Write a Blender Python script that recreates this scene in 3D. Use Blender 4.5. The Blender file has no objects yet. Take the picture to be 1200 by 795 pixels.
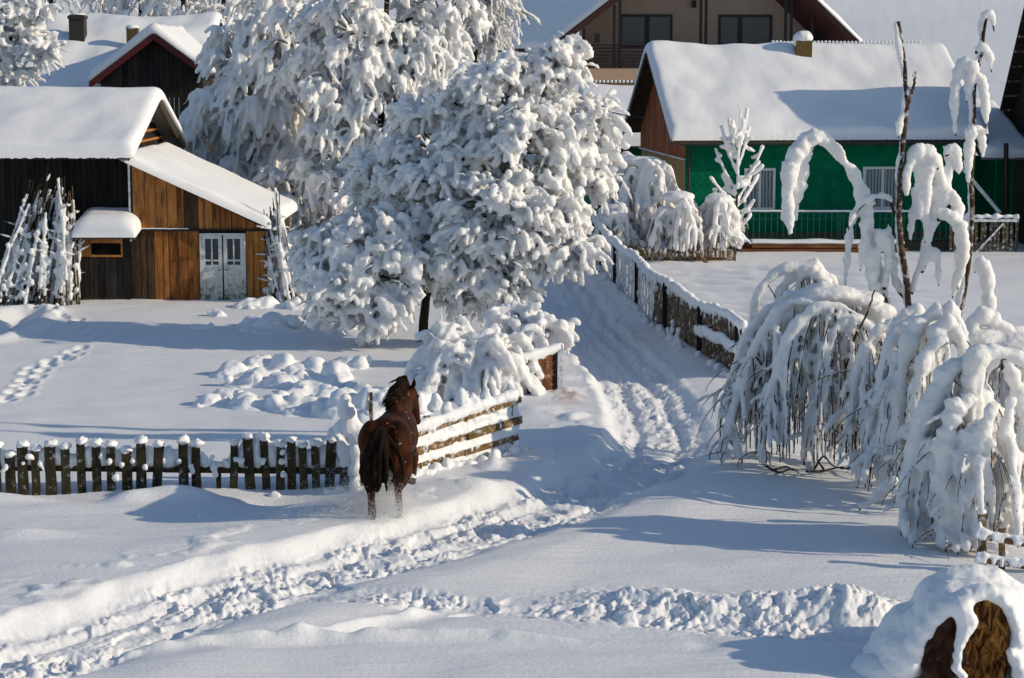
import bpy, math, random
import numpy as np
from mathutils import Vector
random.seed(5)
RNG = np.random.default_rng(11)
SC = bpy.context.scene
COL = SC.collection
# ------------------------------------------------------------------ camera geometry
CAM_H, FPX = 6.7, 2330.0
TH = math.atan(327.5 / FPX)
CT, ST = math.cos(TH), math.sin(TH)
def P(px, py, Y):
    """world point seen at photo pixel (px, py) at distance Y"""
    u = (px - 600) / FPX; v = (397.5 - py) / FPX
    dy = CT + v * ST; dz = -ST + v * CT
    t = Y / dy
    return np.array([u * t, Y, CAM_H + dz * t])
def G(px, py, z=0.0):
    u = (px - 600) / FPX; v = (397.5 - py) / FPX
    dy = CT + v * ST; dz = -ST + v * CT
    t = (z - CAM_H) / dz
    return np.array([u * t, dy * t, z])
def XZ(px, py, Y):
    p = P(px, py, Y); return p[0], p[2]
# ------------------------------------------------------------------ noise
_p = np.random.default_rng(3).permutation(256)
PERM = np.concatenate([_p, _p, _p])
_g3 = np.random.default_rng(4).normal(size=(256, 3)); _g3 /= np.linalg.norm(_g3, axis=1)[:, None]
_ga = np.random.default_rng(9).random(256) * 2 * math.pi
_g2 = np.stack([np.cos(_ga), np.sin(_ga)], 1)
def _fade(t): return t * t * t * (t * (t * 6 - 15) + 10)
def pn2(x, y):
    xi = np.floor(x).astype(np.int64); yi = np.floor(y).astype(np.int64)
    xf = x - xi; yf = y - yi; xi &= 255; yi &= 255
    def g(ix, iy, fx, fy):
        h = PERM[PERM[ix & 255] + (iy & 255)]
        return _g2[h, 0] * fx + _g2[h, 1] * fy
    u, v = _fade(xf), _fade(yf)
    a = g(xi, yi, xf, yf) * (1 - u) + g(xi + 1, yi, xf - 1, yf) * u
    b = g(xi, yi + 1, xf, yf - 1) * (1 - u) + g(xi + 1, yi + 1, xf - 1, yf - 1) * u
    return (a * (1 - v) + b * v) * 1.5
def pn3(p):
    x, y, z = p[:, 0], p[:, 1], p[:, 2]
    xi = np.floor(x).astype(np.int64); yi = np.floor(y).astype(np.int64); zi = np.floor(z).astype(np.int64)
    xf, yf, zf = x - xi, y - yi, z - zi
    u, v, w = _fade(xf), _fade(yf), _fade(zf)
    r = 0
    for a in (0, 1):
        for b in (0, 1):
            for c in (0, 1):
                h = PERM[PERM[PERM[(xi + a) & 255] + ((yi + b) & 255)] + ((zi + c) & 255)]
                g = _g3[h]
                d = g[:, 0] * (xf - a) + g[:, 1] * (yf - b) + g[:, 2] * (zf - c)
                r = r + d * (u if a else 1 - u) * (v if b else 1 - v) * (w if c else 1 - w)
    return r * 1.5
def fbm2(x, y, o=4, lac=2.03, gain=.5):
    s = 0; a = 1.
    for i in range(o):
        s = s + a * pn2(x + 17.3 * i, y - 9.1 * i); x = x * lac; y = y * lac; a *= gain
    return s
def sm(a, b, x):
    t = np.clip((x - a) / (b - a), 0, 1); return t * t * (3 - 2 * t)
# ------------------------------------------------------------------ objects
ORG = {}
def link(o, parent=None):
    COL.objects.link(o)
    if parent is not None: o.parent = parent
    return o
def thing(name, label, cat, loc=(0, 0, 0), group=None):
    o = bpy.data.objects.new(name, None); o.empty_display_size = .3
    link(o); o.location = tuple(float(c) for c in loc); ORG[o.name] = np.array(loc, float)
    o['label'] = label; o['category'] = cat
    if group: o['group'] = group
    return o
def tag(o, label=None, cat=None, group=None, kind=None):
    if label: o['label'] = label
    if cat: o['category'] = cat
    if group: o['group'] = group
    if kind: o['kind'] = kind
    return o
def org(o):
    return ORG.get(o.name, np.zeros(3)) if o is not None else np.zeros(3)
def make(name, V, F, mat, parent=None, smooth=False, at=None):
    """one mesh object from world-space vertices"""
    V = np.asarray(V, float).reshape(-1, 3)
    o0 = org(parent) if parent is not None else (np.array(at, float) if at is not None else np.zeros(3))
    me = bpy.data.meshes.new(name)
    me.from_pydata((V - o0).tolist(), [], [list(map(int, f)) for f in F])
    if smooth: me.polygons.foreach_set('use_smooth', [True] * len(me.polygons))
    me.update()
    o = bpy.data.objects.new(name, me); link(o, parent)
    if parent is None: o.location = tuple(o0)
    ORG[o.name] = o0
    if mat: me.materials.append(mat)
    return o
def make_grid(name, V, n, m, mat, parent=None, smooth=True, closed=False):
    """V (n*m,3) row-major -> quads, built fast"""
    i = np.arange(n - 1)[:, None] * m + np.arange(m - 1)[None, :]
    Fq = np.stack([i, i + 1, i + m + 1, i + m], -1).reshape(-1, 4)
    return make_np(name, V, Fq, mat, parent, smooth)
def make_np(name, V, Fq, mat, parent=None, smooth=True, at=None):
    V = np.asarray(V, float); Fq = np.asarray(Fq)
    o0 = org(parent) if parent is not None else (np.array(at, float) if at is not None else np.zeros(3))
    k = Fq.shape[1]
    me = bpy.data.meshes.new(name)
    me.vertices.add(len(V)); me.vertices.foreach_set('co', (V - o0).ravel())
    me.loops.add(Fq.size); me.loops.foreach_set('vertex_index', Fq.ravel().astype(np.int32))
    me.polygons.add(len(Fq)); me.polygons.foreach_set('loop_start', (np.arange(len(Fq)) * k).astype(np.int32))
    try: me.polygons.foreach_set('loop_total', np.full(len(Fq), k, np.int32))
    except Exception: pass
    me.polygons.foreach_set('use_smooth', np.full(len(Fq), smooth))
    me.update(calc_edges=True)
    o = bpy.data.objects.new(name, me); link(o, parent)
    if parent is None: o.location = tuple(o0)
    ORG[o.name] = o0
    if mat: me.materials.append(mat)
    return o
class MB:
    def __init__(s): s.V = []; s.F = []; s.n = 0
    def add(s, V, F):
        V = [tuple(map(float, v)) for v in V]
        s.V += V; s.F += [tuple(i + s.n for i in f) for f in F]; s.n += len(V); return s
    def box(s, x0, x1, y0, y1, z0, z1):
        V = [(x, y, z) for z in (z0, z1) for y in (y0, y1) for x in (x0, x1)]
        return s.add(V, [(0, 2, 3, 1), (4, 5, 7, 6), (0, 1, 5, 4), (2, 6, 7, 3), (0, 4, 6, 2), (1, 3, 7, 5)])
    def prism(s, poly, ext):
        n = len(poly); poly = [np.array(p, float) for p in poly]; e = np.array(ext, float)
        V = poly + [p + e for p in poly]
        F = [tuple(range(n - 1, -1, -1)), tuple(range(n, 2 * n))] + [(i, (i + 1) % n, n + (i + 1) % n, n + i) for i in range(n)]
        return s.add(V, F)
    def beam(s, a, b, w, h, up=(0, 0, 1)):
        a = np.array(a, float); b = np.array(b, float); t = b - a; t /= np.linalg.norm(t)
        sd = np.cross(t, up); sd /= np.linalg.norm(sd); u = np.cross(sd, t)
        V = [p + sd * w / 2 * i + u * h / 2 * j for p in (a, b) for i, j in ((-1, -1), (1, -1), (1, 1), (-1, 1))]
        return s.add(V, [(3, 2, 1, 0), (4, 5, 6, 7), (0, 1, 5, 4), (1, 2, 6, 5), (2, 3, 7, 6), (3, 0, 4, 7)])
    def tube(s, pts, rad, n=6):
        pts = np.asarray(pts, float)[None]; rad = np.broadcast_to(np.asarray(rad, float), pts.shape[:2])
        V, F, C = tube_arrays(pts, rad, n)
        return s.add(V, [tuple(f) for f in F] + [tuple(c) for c in C])
    def build(s, name, mat, parent=None, smooth=False, at=None): return make(name, s.V, s.F, mat, parent, smooth, at)
def tube_arrays(C, R, S=6, R2=None):
    """C (n,K,3) centre lines, R (n,K) radii -> verts, quads, cap ngons"""
    C = np.asarray(C, float); n, K, _ = C.shape
    T = np.gradient(C, axis=1); T /= np.linalg.norm(T, axis=2)[..., None] + 1e-9
    up = np.zeros_like(T); up[..., 2] = 1
    mean = C[:, -1] - C[:, 0]; mean /= np.linalg.norm(mean, axis=1)[:, None] + 1e-9
    vert = np.abs(mean[:, 2]) > .8
    up[vert] = (0, 1, 0)
    sd = np.cross(T, up); sd /= np.linalg.norm(sd, axis=2)[..., None] + 1e-9
    u = np.cross(sd, T)
    a = np.arange(S) / S * 2 * math.pi
    R = np.broadcast_to(R, (n, K)); R2 = R if R2 is None else np.broadcast_to(R2, (n, K))
    V = C[:, :, None] + sd[:, :, None] * (np.cos(a)[None, None, :, None] * R[:, :, None, None]) + u[:, :, None] * (np.sin(a)[None, None, :, None] * R2[:, :, None, None])
    V = V.reshape(-1, 3)
    base = (np.arange(n) * K * S)[:, None, None] + (np.arange(K - 1) * S)[None, :, None]
    j = np.arange(S)[None, None]; j2 = (j + 1) % S
    Q = np.stack([base + j, base + j2, base + S + j2, base + S + j], -1).reshape(-1, 4)
    c0 = (np.arange(n) * K * S)[:, None] + np.arange(S)[::-1][None]
    c1 = (np.arange(n) * K * S)[:, None] + (K - 1) * S + np.arange(S)[None]
    return V, Q, np.concatenate([c0, c1])
class Tubes:
    def __init__(s): s.V = []; s.Q = []; s.C = []; s.n = 0
    def add(s, C, R, S=6, R2=None):
        C = np.asarray(C, float)
        if C.ndim == 2: C = C[None]; R = np.asarray(R, float)[None] if np.ndim(R) else np.full((1, C.shape[1]), R); R2 = None if R2 is None else np.asarray(R2, float)[None]
        V, Q, K = tube_arrays(C, R, S, R2)
        s.V.append(V); s.Q += (Q + s.n).tolist(); s.C += (K + s.n).tolist(); s.n += len(V); return s
    def ball(s, c, r, nu=10, nv=7):
        r = np.broadcast_to(np.asarray(r, float), (3,)); t = np.linspace(-1, 1, nv) * math.pi / 2 * .97
        a = np.arange(nu) / nu * 2 * math.pi
        V = np.stack([np.cos(t)[:, None] * np.cos(a) * r[0], np.cos(t)[:, None] * np.sin(a) * r[1], np.sin(t)[:, None] * np.ones(nu) * r[2]], -1).reshape(-1, 3) + np.asarray(c, float)
        i = (np.arange(nv - 1) * nu)[:, None]; j = np.arange(nu)[None]; j2 = (j + 1) % nu
        Q = np.stack([i + j, i + j2, i + nu + j2, i + nu + j], -1).reshape(-1, 4)
        s.V.append(V); s.Q += (Q + s.n).tolist(); s.C += [list(range(s.n + nu - 1, s.n - 1, -1)), list(range(s.n + (nv - 1) * nu, s.n + nv * nu))]; s.n += len(V); return s
    def build(s, name, mat, parent=None, smooth=True, at=None):
        return make(name, np.concatenate(s.V), s.Q + s.C, mat, parent, smooth, at)
    def fuse(s, name, mat, parent=None, voxel=.05, smooth_it=3, disp=(), at=None, fac=.5):
        """one continuous skin over all the shapes"""
        V = np.concatenate(s.V)
        me = bpy.data.meshes.new('tmp'); me.from_pydata(V.tolist(), [], s.Q + s.C); me.update()
        o = bpy.data.objects.new('tmp', me); COL.objects.link(o)
        m = o.modifiers.new('r', 'REMESH'); m.mode = 'VOXEL'; m.voxel_size = voxel; m.use_smooth_shade = True
        if smooth_it:
            k = o.modifiers.new('s', 'SMOOTH'); k.factor = fac; k.iterations = smooth_it
        dg = bpy.context.evaluated_depsgraph_get(); dg.update()
        ne = bpy.data.meshes.new_from_object(o.evaluated_get(dg))
        bpy.data.objects.remove(o); bpy.data.meshes.remove(me)
        nv = len(ne.vertices); co = np.empty(nv * 3); ne.vertices.foreach_get('co', co); co = co.reshape(-1, 3)
        if disp:
            no = np.empty(nv * 3); ne.vertices.foreach_get('normal', no); no = no.reshape(-1, 3)
            d = 0
            for sc, amp in disp: d = d + amp * pn3(co * sc)
            co = co + no * np.asarray(d)[:, None]
        o0 = org(parent) if parent is not None else (np.array(at, float) if at is not None else np.zeros(3))
        ne.vertices.foreach_set('co', (co - o0).ravel()); ne.name = name
        ne.polygons.foreach_set('use_smooth', np.full(len(ne.polygons), True)); ne.update()
        ob = bpy.data.objects.new(name, ne); link(ob, parent)
        if parent is None: ob.location = tuple(o0)
        ORG[ob.name] = o0
        ne.materials.clear(); ne.materials.append(mat)
        return ob
def bez(pts, K):
    """smooth curve through points (Catmull-Rom), K samples"""
    p = np.asarray(pts, float); n = len(p)
    q = np.concatenate([[2 * p[0] - p[1]], p, [2 * p[-1] - p[-2]]])
    t = np.linspace(0, n - 1 - 1e-6, K); i = t.astype(int); f = (t - i)[:, None]
    a, b, c, d = q[i], q[i + 1], q[i + 2], q[i + 3]
    return .5 * (2 * b + (c - a) * f + (2 * a - 5 * b + 4 * c - d) * f ** 2 + (3 * b - a - 3 * c + d) * f ** 3)
# ------------------------------------------------------------------ materials
def new_mat(name):
    m = bpy.data.materials.new(name); m.use_nodes = True
    nt = m.node_tree; return m, nt, nt.nodes, nt.links, nt.nodes['Principled BSDF']
def ramp(N, pts):
    r = N.new('ShaderNodeValToRGB'); e = r.color_ramp.elements
    while len(e) < len(pts): e.new(.5)
    for k, (p, c) in enumerate(pts): e[k].position = p; e[k].color = (*c, 1)
    return r
def snow_mat(name, col=(.87, .885, .91), fine=60., bump=.25, coarse=9., dist=.012, sss=.0):
    m, nt, N, L, B = new_mat(name)
    B.inputs['Roughness'].default_value = .62; B.inputs['Specular IOR Level'].default_value = .25
    B.inputs['Base Color'].default_value = (*col, 1)
    if sss:
        B.inputs['Subsurface Weight'].default_value = sss; B.inputs['Subsurface Radius'].default_value = (1, .8, .62); B.inputs['Subsurface Scale'].default_value = .18
    tc = N.new('ShaderNodeNewGeometry')
    n1 = N.new('ShaderNodeTexNoise'); n1.inputs['Scale'].default_value = coarse; n1.inputs['Detail'].default_value = 6; n1.inputs['Roughness'].default_value = .62
    n2 = N.new('ShaderNodeTexNoise'); n2.inputs['Scale'].default_value = fine; n2.inputs['Detail'].default_value = 3
    L.new(tc.outputs['Position'], n1.inputs['Vector']); L.new(tc.outputs['Position'], n2.inputs['Vector'])
    ad = N.new('ShaderNodeMath'); ad.operation = 'MULTIPLY_ADD'; ad.inputs[1].default_value = .35
    L.new(n2.outputs['Fac'], ad.inputs[0]); L.new(n1.outputs['Fac'], ad.inputs[2])
    bp = N.new('ShaderNodeBump'); bp.inputs['Strength'].default_value = bump; bp.inputs['Distance'].default_value = dist * 4
    L.new(ad.outputs[0], bp.inputs['Height']); L.new(bp.outputs[0], B.inputs['Normal'])
    return m
def wood_mat(name, cols, axis='Z', grain=22., rough=.8, frost=0., knots=True, bump=.5):
    """boards: colour differs from board to board (per mesh island), grain along one axis"""
    m, nt, N, L, B = new_mat(name)
    B.inputs['Roughness'].default_value = rough; B.inputs['Specular IOR Level'].default_value = .2
    g = N.new('ShaderNodeNewGeometry'); mp = N.new('ShaderNodeMapping')
    sc = {'Z': (grain, grain, grain * .07), 'X': (grain * .07, grain, grain), 'Y': (grain, grain * .07, grain)}[axis]
    mp.inputs['Scale'].default_value = sc
    L.new(g.outputs['Position'], mp.inputs['Vector'])
    off = N.new('ShaderNodeVectorMath'); off.operation = 'SCALE'; off.inputs['Scale'].default_value = 40
    cmb = N.new('ShaderNodeCombineXYZ')
    for k in range(3): L.new(g.outputs['Random Per Island'], cmb.inputs[k])
    L.new(cmb.outputs[0], off.inputs[0]); L.new(off.outputs[0], mp.inputs['Location'])
    n = N.new('ShaderNodeTexNoise'); n.inputs['Scale'].default_value = 1; n.inputs['Detail'].default_value = 7; n.inputs['Roughness'].default_value = .65; n.inputs['Distortion'].default_value = .6
    L.new(mp.outputs[0], n.inputs['Vector'])
    mixf = N.new('ShaderNodeMath'); mixf.operation = 'MULTIPLY_ADD'; mixf.inputs[1].default_value = .55
    sub = N.new('ShaderNodeMath'); sub.operation = 'MULTIPLY_ADD'; sub.inputs[1].default_value = 1.1; sub.inputs[2].default_value = -.3
    L.new(n.outputs['Fac'], sub.inputs[0]); L.new(g.outputs['Random Per Island'], mixf.inputs[0]); L.new(sub.outputs[0], mixf.inputs[2])
    r = ramp(N, [(k / (len(cols) - 1), c) for k, c in enumerate(cols)])
    L.new(mixf.outputs[0], r.inputs[0]); out = r.outputs[0]
    if frost:
        fn = N.new('ShaderNodeTexNoise'); fn.inputs['Scale'].default_value = 9; fn.inputs['Detail'].default_value = 8; fn.inputs['Roughness'].default_value = .7
        L.new(g.outputs['Position'], fn.inputs['Vector'])
        fr = ramp(N, [(max(0, .60 - frost * .42), (0, 0, 0)), (min(1, .78 - frost * .36), (1, 1, 1))]); L.new(fn.outputs['Fac'], fr.inputs[0])
        mx = N.new('ShaderNodeMix'); mx.data_type = 'RGBA'
        L.new(fr.outputs[0], mx.inputs[0]); L.new(out, mx.inputs[6]); mx.inputs[7].default_value = (.82, .84, .87, 1); out = mx.outputs[2]
    # weather stains that run down the boards
    mp2 = N.new('ShaderNodeMapping'); mp2.inputs['Scale'].default_value = {'Z': (5, 5, 1.1), 'X': (1.1, 5, 5), 'Y': (5, 1.1, 5)}[axis]; L.new(g.outputs['Position'], mp2.inputs['Vector']); L.new(off.outputs[0], mp2.inputs['Location'])
    st = N.new('ShaderNodeTexNoise'); st.inputs['Scale'].default_value = 1; st.inputs['Detail'].default_value = 8; st.inputs['Roughness'].default_value = .7; L.new(mp2.outputs[0], st.inputs['Vector'])
    sr = ramp(N, [(.34, (.30, .29, .29)), (.5, (.85, .84, .83)), (.66, (1.12, 1.1, 1.08))]); L.new(st.outputs['Fac'], sr.inputs[0])
    ml = N.new('ShaderNodeMix'); ml.data_type = 'RGBA'; ml.blend_type = 'MULTIPLY'; ml.inputs[0].default_value = 1; L.new(r.outputs[0], ml.inputs[6]); L.new(sr.outputs[0], ml.inputs[7])
    if frost: L.new(ml.outputs[2], mx.inputs[6])
    else: out = ml.outputs[2]
    L.new(out, B.inputs['Base Color'])
    bp = N.new('ShaderNodeBump'); bp.inputs['Strength'].default_value = bump; bp.inputs['Distance'].default_value = .02
    L.new(n.outputs['Fac'], bp.inputs['Height']); L.new(bp.outputs[0], B.inputs['Normal'])
    return m
def plain_mat(name, col, rough=.6, var=.25, scale=5., metal=0., spec=.3, bump=.1):
    m, nt, N, L, B = new_mat(name)
    B.inputs['Roughness'].default_value = rough; B.inputs['Metallic'].default_value = metal; B.inputs['Specular IOR Level'].default_value = spec
    g = N.new('ShaderNodeNewGeometry'); n = N.new('ShaderNodeTexNoise'); n.inputs['Scale'].default_value = scale; n.inputs['Detail'].default_value = 8; n.inputs['Roughness'].default_value = .65
    L.new(g.outputs['Position'], n.inputs['Vector'])
    c = np.array(col); r = ramp(N, [(.3, tuple(c * (1 - var))), (.7, tuple(np.minimum(c * (1 + var), 1)))])
    L.new(n.outputs['Fac'], r.inputs[0]); L.new(r.outputs[0], B.inputs['Base Color'])
    bp = N.new('ShaderNodeBump'); bp.inputs['Strength'].default_value = bump; bp.inputs['Distance'].default_value = .02
    L.new(n.outputs['Fac'], bp.inputs['Height']); L.new(bp.outputs[0], B.inputs['Normal'])
    return m
def glass_mat(name, col=(.02, .03, .045), rough=.06):
    m, nt, N, L, B = new_mat(name)
    B.inputs['Base Color'].default_value = (*col, 1); B.inputs['Roughness'].default_value = rough; B.inputs['Specular IOR Level'].default_value = .6
    g = N.new('ShaderNodeNewGeometry'); n = N.new('ShaderNodeTexNoise'); n.inputs['Scale'].default_value = 1.3
    L.new(g.outputs['Position'], n.inputs['Vector'])
    bp = N.new('ShaderNodeBump'); bp.inputs['Strength'].default_value = .08; bp.inputs['Distance'].default_value = .05
    L.new(n.outputs['Fac'], bp.inputs['Height']); L.new(bp.outputs[0], B.inputs['Normal'])
    return m
M = {}
M['snow'] = snow_mat('snow')
M['snow_ground'] = snow_mat('snow_ground', (.86, .875, .9), 110., .34, 16., .012)
M['snow_tree'] = snow_mat('snow_tree', (.88, .88, .885), 70., .55, 18., .016, sss=.7)
M['snow_roof'] = snow_mat('snow_roof', (.87, .885, .91), 50., .2, 6., .012)
M['orange_wood'] = wood_mat('orange_wood', [(.06, .022, .008), (.28, .10, .026), (.56, .235, .065), (.38, .145, .04)], grain=15., bump=.9)
M['dark_wood'] = wood_mat('dark_wood', [(.010, .009, .009), (.022, .02, .019), (.05, .043, .037)])
M['brown_wood'] = wood_mat('brown_wood', [(.03, .018, .011), (.07, .042, .024), (.13, .075, .04)])
M['dark_wood_x'] = wood_mat('dark_wood_x', [(.012, .01, .009), (.03, .024, .02), (.06, .048, .036)], 'X')
M['brown_wood_x'] = wood_mat('brown_wood_x', [(.05, .025, .014), (.13, .062, .03), (.24, .12, .06)], 'X')
M['rail_wood'] = wood_mat('rail_wood', [(.05, .032, .015), (.18, .11, .045), (.35, .215, .08)], 'X', frost=.18)
M['picket_wood'] = wood_mat('picket_wood', [(.02, .017, .01), (.05, .04, .02), (.09, .07, .032)], frost=.06)
M['frost_wood'] = wood_mat('frost_wood', [(.06, .045, .034), (.15, .12, .09), (.24, .2, .16)], frost=.72)
M['mid_wood'] = wood_mat('mid_wood', [(.035, .025, .014), (.10, .068, .034), (.17, .12, .06)], frost=.16)
M['red_wood'] = wood_mat('red_wood', [(.10, .035, .018), (.20, .07, .03), (.30, .12, .055)], frost=.1)
M['gable_wood'] = wood_mat('gable_wood', [(.20, .05, .013), (.34, .095, .026), (.46, .15, .045)])
M['bark'] = wood_mat('bark', [(.014, .010, .007), (.04, .028, .018), (.085, .058, .034)], grain=16., bump=1.)
M['stem_bark'] = wood_mat('stem_bark', [(.014, .009, .005), (.05, .028, .013), (.14, .075, .03)], grain=16., frost=.2, bump=1.)
M['twig'] = plain_mat('twig', (.045, .03, .02), .9, .4, 9)
# ------------------------------------------------------------------ terrain
def gpts(px): return np.array([G(a, b)[:2] for a, b in px])
def pdist(x, y, poly, signed=False):
    """distance to a polyline, running parameter, side (+ = left of travel)"""
    best = np.full(x.shape, 1e9); par = np.zeros(x.shape); side = np.zeros(x.shape)
    for i in range(len(poly) - 1):
        a, b = poly[i], poly[i + 1]; d = b - a; l2 = d @ d
        t = np.clip(((x - a[0]) * d[0] + (y - a[1]) * d[1]) / l2, 0, 1)
        dx, dy = x - a[0] - t * d[0], y - a[1] - t * d[1]
        q = dx * dx + dy * dy; m = q < best
        best = np.where(m, q, best); par = np.where(m, i + t, par); side = np.where(m, np.sign(d[0] * dy - d[1] * dx), side)
    return np.sqrt(best), par / (len(poly) - 1), side
PATH = bez(gpts([(-420, 830), (-60, 788), (120, 742), (250, 700), (400, 660), (520, 628), (640, 594), (735, 555), (772, 515), (758, 470), (728, 430), (700, 400), (678, 370), (662, 340), (652, 318), (646, 300), (636, 282), (610, 250), (560, 225)]), 70)
TRACK = bez(gpts([(330, 690), (420, 700), (520, 708), (640, 714), (760, 722), (900, 736), (1010, 742), (1120, 745)]), 24)
BERM = bez(gpts([(560, 716), (650, 708), (760, 712), (850, 718), (940, 718), (1010, 722), (1060, 726)]), 20)
RIDGE1 = bez(gpts([(40, 782), (130, 766), (200, 757), (330, 750), (470, 748), (560, 747), (640, 751), (800, 756)]), 24)
RIDGE2 = bez(gpts([(300, 752), (390, 742), (460, 728), (520, 712)]), 16)
DRIFT = bez(gpts([(622, 470), (650, 500), (690, 530), (700, 545)]), 12)
GFENCE = bez(gpts([(868, 447), (850, 434), (825, 421), (795, 402), (770, 384), (750, 366), (730, 345), (712, 325), (701, 308), (692, 290)]), 40)
GEDGE = bez(gpts([(1700, 500), (1300, 500), (1000, 482), (905, 462), (868, 447), (850, 434), (825, 421), (795, 402), (770, 384), (750, 366), (730, 345), (712, 325), (701, 308), (692, 290), (680, 268), (640, 235), (600, 222)]), 60)
TRAIL1 = gpts([(28, 357), (38, 361), (55, 366), (68, 371), (80, 378), (90, 384), (102, 388), (112, 398), (122, 404)])
TRAIL2 = gpts([(92, 412), (80, 420), (66, 426), (52, 431), (40, 438), (34, 444), (30, 452), (26, 460), (14, 467), (0, 473), (-14, 480)])
TROUGH = gpts([(-30, 400), (4, 388), (30, 369)])
_r = np.random.default_rng(21)
def foot_spots(tr, n):
    q = bez(tr, n * 8); L = np.concatenate([[0], np.cumsum(np.linalg.norm(np.diff(q, axis=0), axis=1))]); out = []
    for k, s in enumerate(np.arange(0, L[-1], L[-1] / n)):
        c = np.array([np.interp(s, L, q[:, 0]), np.interp(s, L, q[:, 1])]); out.append(c + _r.normal(size=2) * .06 + np.array([.12 * (-1) ** k, 0]))
    return out
FEET = foot_spots(TRAIL1, 16) + foot_spots(TRAIL2, 20)
MOUNDS = [  # px, py, rx m, ry m, height
    (196, 586, .85, .26, .17), (228, 588, .7, .25, .10), (150, 590, .35, .22, .12), (-8, 590, 1.0, .3, .18), (60, 600, 1.0, .35, .06), (20, 634, .7, .25, .14),
    (262, 594, .6, .3, .08), (390, 598, .6, .2, .06),
    (625, 490, .45, .6, .10), (690, 520, .5, .7, .08), (1130, 812, 1.1, .5, -.22), (335, 586, 1.15, .6, -.24), (90, 582, 1.2, .5, -.15), (395, 590, .6, .4, -.10), (10, 578, .9, .4, -.08), (560, 582, .9, .3, .12), (660, 560, .9, .35, .14), (590, 560, .8, .3, .1),
    (770, 578, 1.0, .6, .14), (900, 575, 1.4, .6, .1), (1000, 655, 1.6, .7, .06), (880, 660, 1.4, .4, .05)]
MW = [(G(a, b)[0], G(a, b)[1], rx, ry, h) for a, b, rx, ry, h in MOUNDS]
def height(x, y, detail=True):
    x = np.asarray(x, float); y = np.asarray(y, float)
    z = .045 * fbm2(x * .16, y * .11, 3) + .022 * fbm2(x * .55 + 5, y * .9, 2)
    # low wind ripples across the open snow
    z = z + .012 * pn2(x * .35 + 40, y * 2.3) 
    far = y > 92
    z = z + np.where(far, .085 * np.maximum(y - 92, 0) * sm(92, 120, y) + 1.2 * pn2(x * .02, y * .02) * sm(100, 200, y), 0)
    near = (y < 90)
    d, s, side = pdist(x, y, PATH)
    w = .88 - .12 * sm(.3, .5, s) + .18 * sm(.5, .8, s) + .10 * pn2(x * 1.1, y * 1.1)
    # left of the way in: higher field with a plough bank; the way itself sunk
    up = np.where(side > 0, .14 * sm(.0, 1.0, (d - w + .14 + .12 * pn2(x * 2.3, y * 2.3)) / .42) * (1 - sm(1.6, 4.5, d) * .6), .06 * sm(0, 1, (d - w) / .9) * (1 - sm(1.6, 3, d)))
    lump = .10 * np.maximum(0, fbm2(x * 1.3 + 3, y * 1.3, 3) - .1) * np.exp(-((d - w - .8) / .45) ** 2) * (side > 0)
    z = z + up + lump - .12 * (1 - sm(w - .3, w + .3, d))
    td, ts, _ = pdist(x, y, TRACK)
    trod = (1 - sm(w - .35, w + .15, d)) * (1 - .9 * sm(.40, .56, s))
    trod2 = (1 - sm(.30, .55, td)) * sm(0, .08, ts)
    z = z - .05 * trod2
    bd, bs, _ = pdist(x, y, BERM)
    bh = (.04 + .28 * sm(0, .6, bs) * (1 - .5 * sm(.75, 1, bs))) * sm(0, .25, bs) * (1 - sm(.82, 1, bs)) * (.75 + .55 * pn2(x * .9, y * .4))
    berm = np.exp(-(bd / (.42 + .12 * pn2(x * 1.2, y * .8 + 7))) ** 2)
    z = z + bh * berm
    if detail:
        wx = x + .25 * pn2(x * 1.9, y * 1.9); wy = y + .25 * pn2(x * 1.9 + 50, y * 1.9)
        big = fbm2(wx * 1.7, wy * 1.7, 3); c = fbm2(wx * 8.5 + 7, wy * 5.5, 4, 2.1, .55); c2 = np.abs(fbm2(wx * 3.2 + 31, wy * 2.6, 4, 2.2, .55))
        patch = .24 + .85 * sm(-.25, .45, fbm2(x * .8, y * .8 + 9, 3))
        m = np.maximum(trod, trod2 * .8); k = m > .01
        cl = np.zeros(x.shape); cl[k] = .18 * worley(wx[k], wy[k], .32, 3, .35) + .32 * worley(x[k], y[k], .16, 40, .45) + .6 * worley(x[k], y[k], .085, 90, .55)
        hole = np.zeros(x.shape); hole[k] = worley(x[k] + .2 * pn2(x[k] * 2, y[k] * 2), y[k], .42, 77, .5)
        z = z - m * .42 * np.minimum(hole, .11) + m * .5 * np.exp(-((hole - .02) / .02) ** 2) * .03 * (hole > 0)
        z = z + m * patch * (cl + .035 * c + .035 * big - .03)
        z = z - m * .055 * np.exp(-((d - .36 - .06 * pn2(x * .9, y * .9)) / .10) ** 2) + m * .03 * np.exp(-((d - .58) / .10) ** 2)
        bm = berm * sm(.0, .3, bs) * (1 - sm(.85, 1, bs)) * (.35 + .9 * sm(-.3, .4, fbm2(x * 1.3 + 4, y * 1.3, 2))); k = bm > .01
        cl = np.zeros(x.shape); cl[k] = .22 * worley(wx[k], wy[k], .42, 11, .55) + .45 * worley(wx[k] + 3, wy[k], .2, 23, .5) + .6 * worley(x[k], y[k], .10, 61, .65) + .5 * worley(x[k], y[k], .06, 71, .7)
        z = z + bm * (cl * (.5 + .55 * bs) + .03 * c + .06 * big * bs - .04)
        bf = np.exp(-((bd - .55) / .35) ** 2) * sm(.1, .3, bs) * (1 - sm(.93, 1, bs)); k = bf > .02
        cl = np.zeros(x.shape); cl[k] = .55 * worley(x[k], y[k], .22, 17, .3) + .5 * worley(x[k], y[k], .1, 29, .35); z = z + bf * cl * .8
        farway = (1 - sm(w - .1, w + .5, d)) * sm(.42, .56, s)
        z = z + farway * (.035 * c + .02 * big)
        # dragged tracks running along the lane
        z = z + farway * .03 * np.sin(d * 14 + 2 * pn2(x * .4, y * .4))
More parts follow.
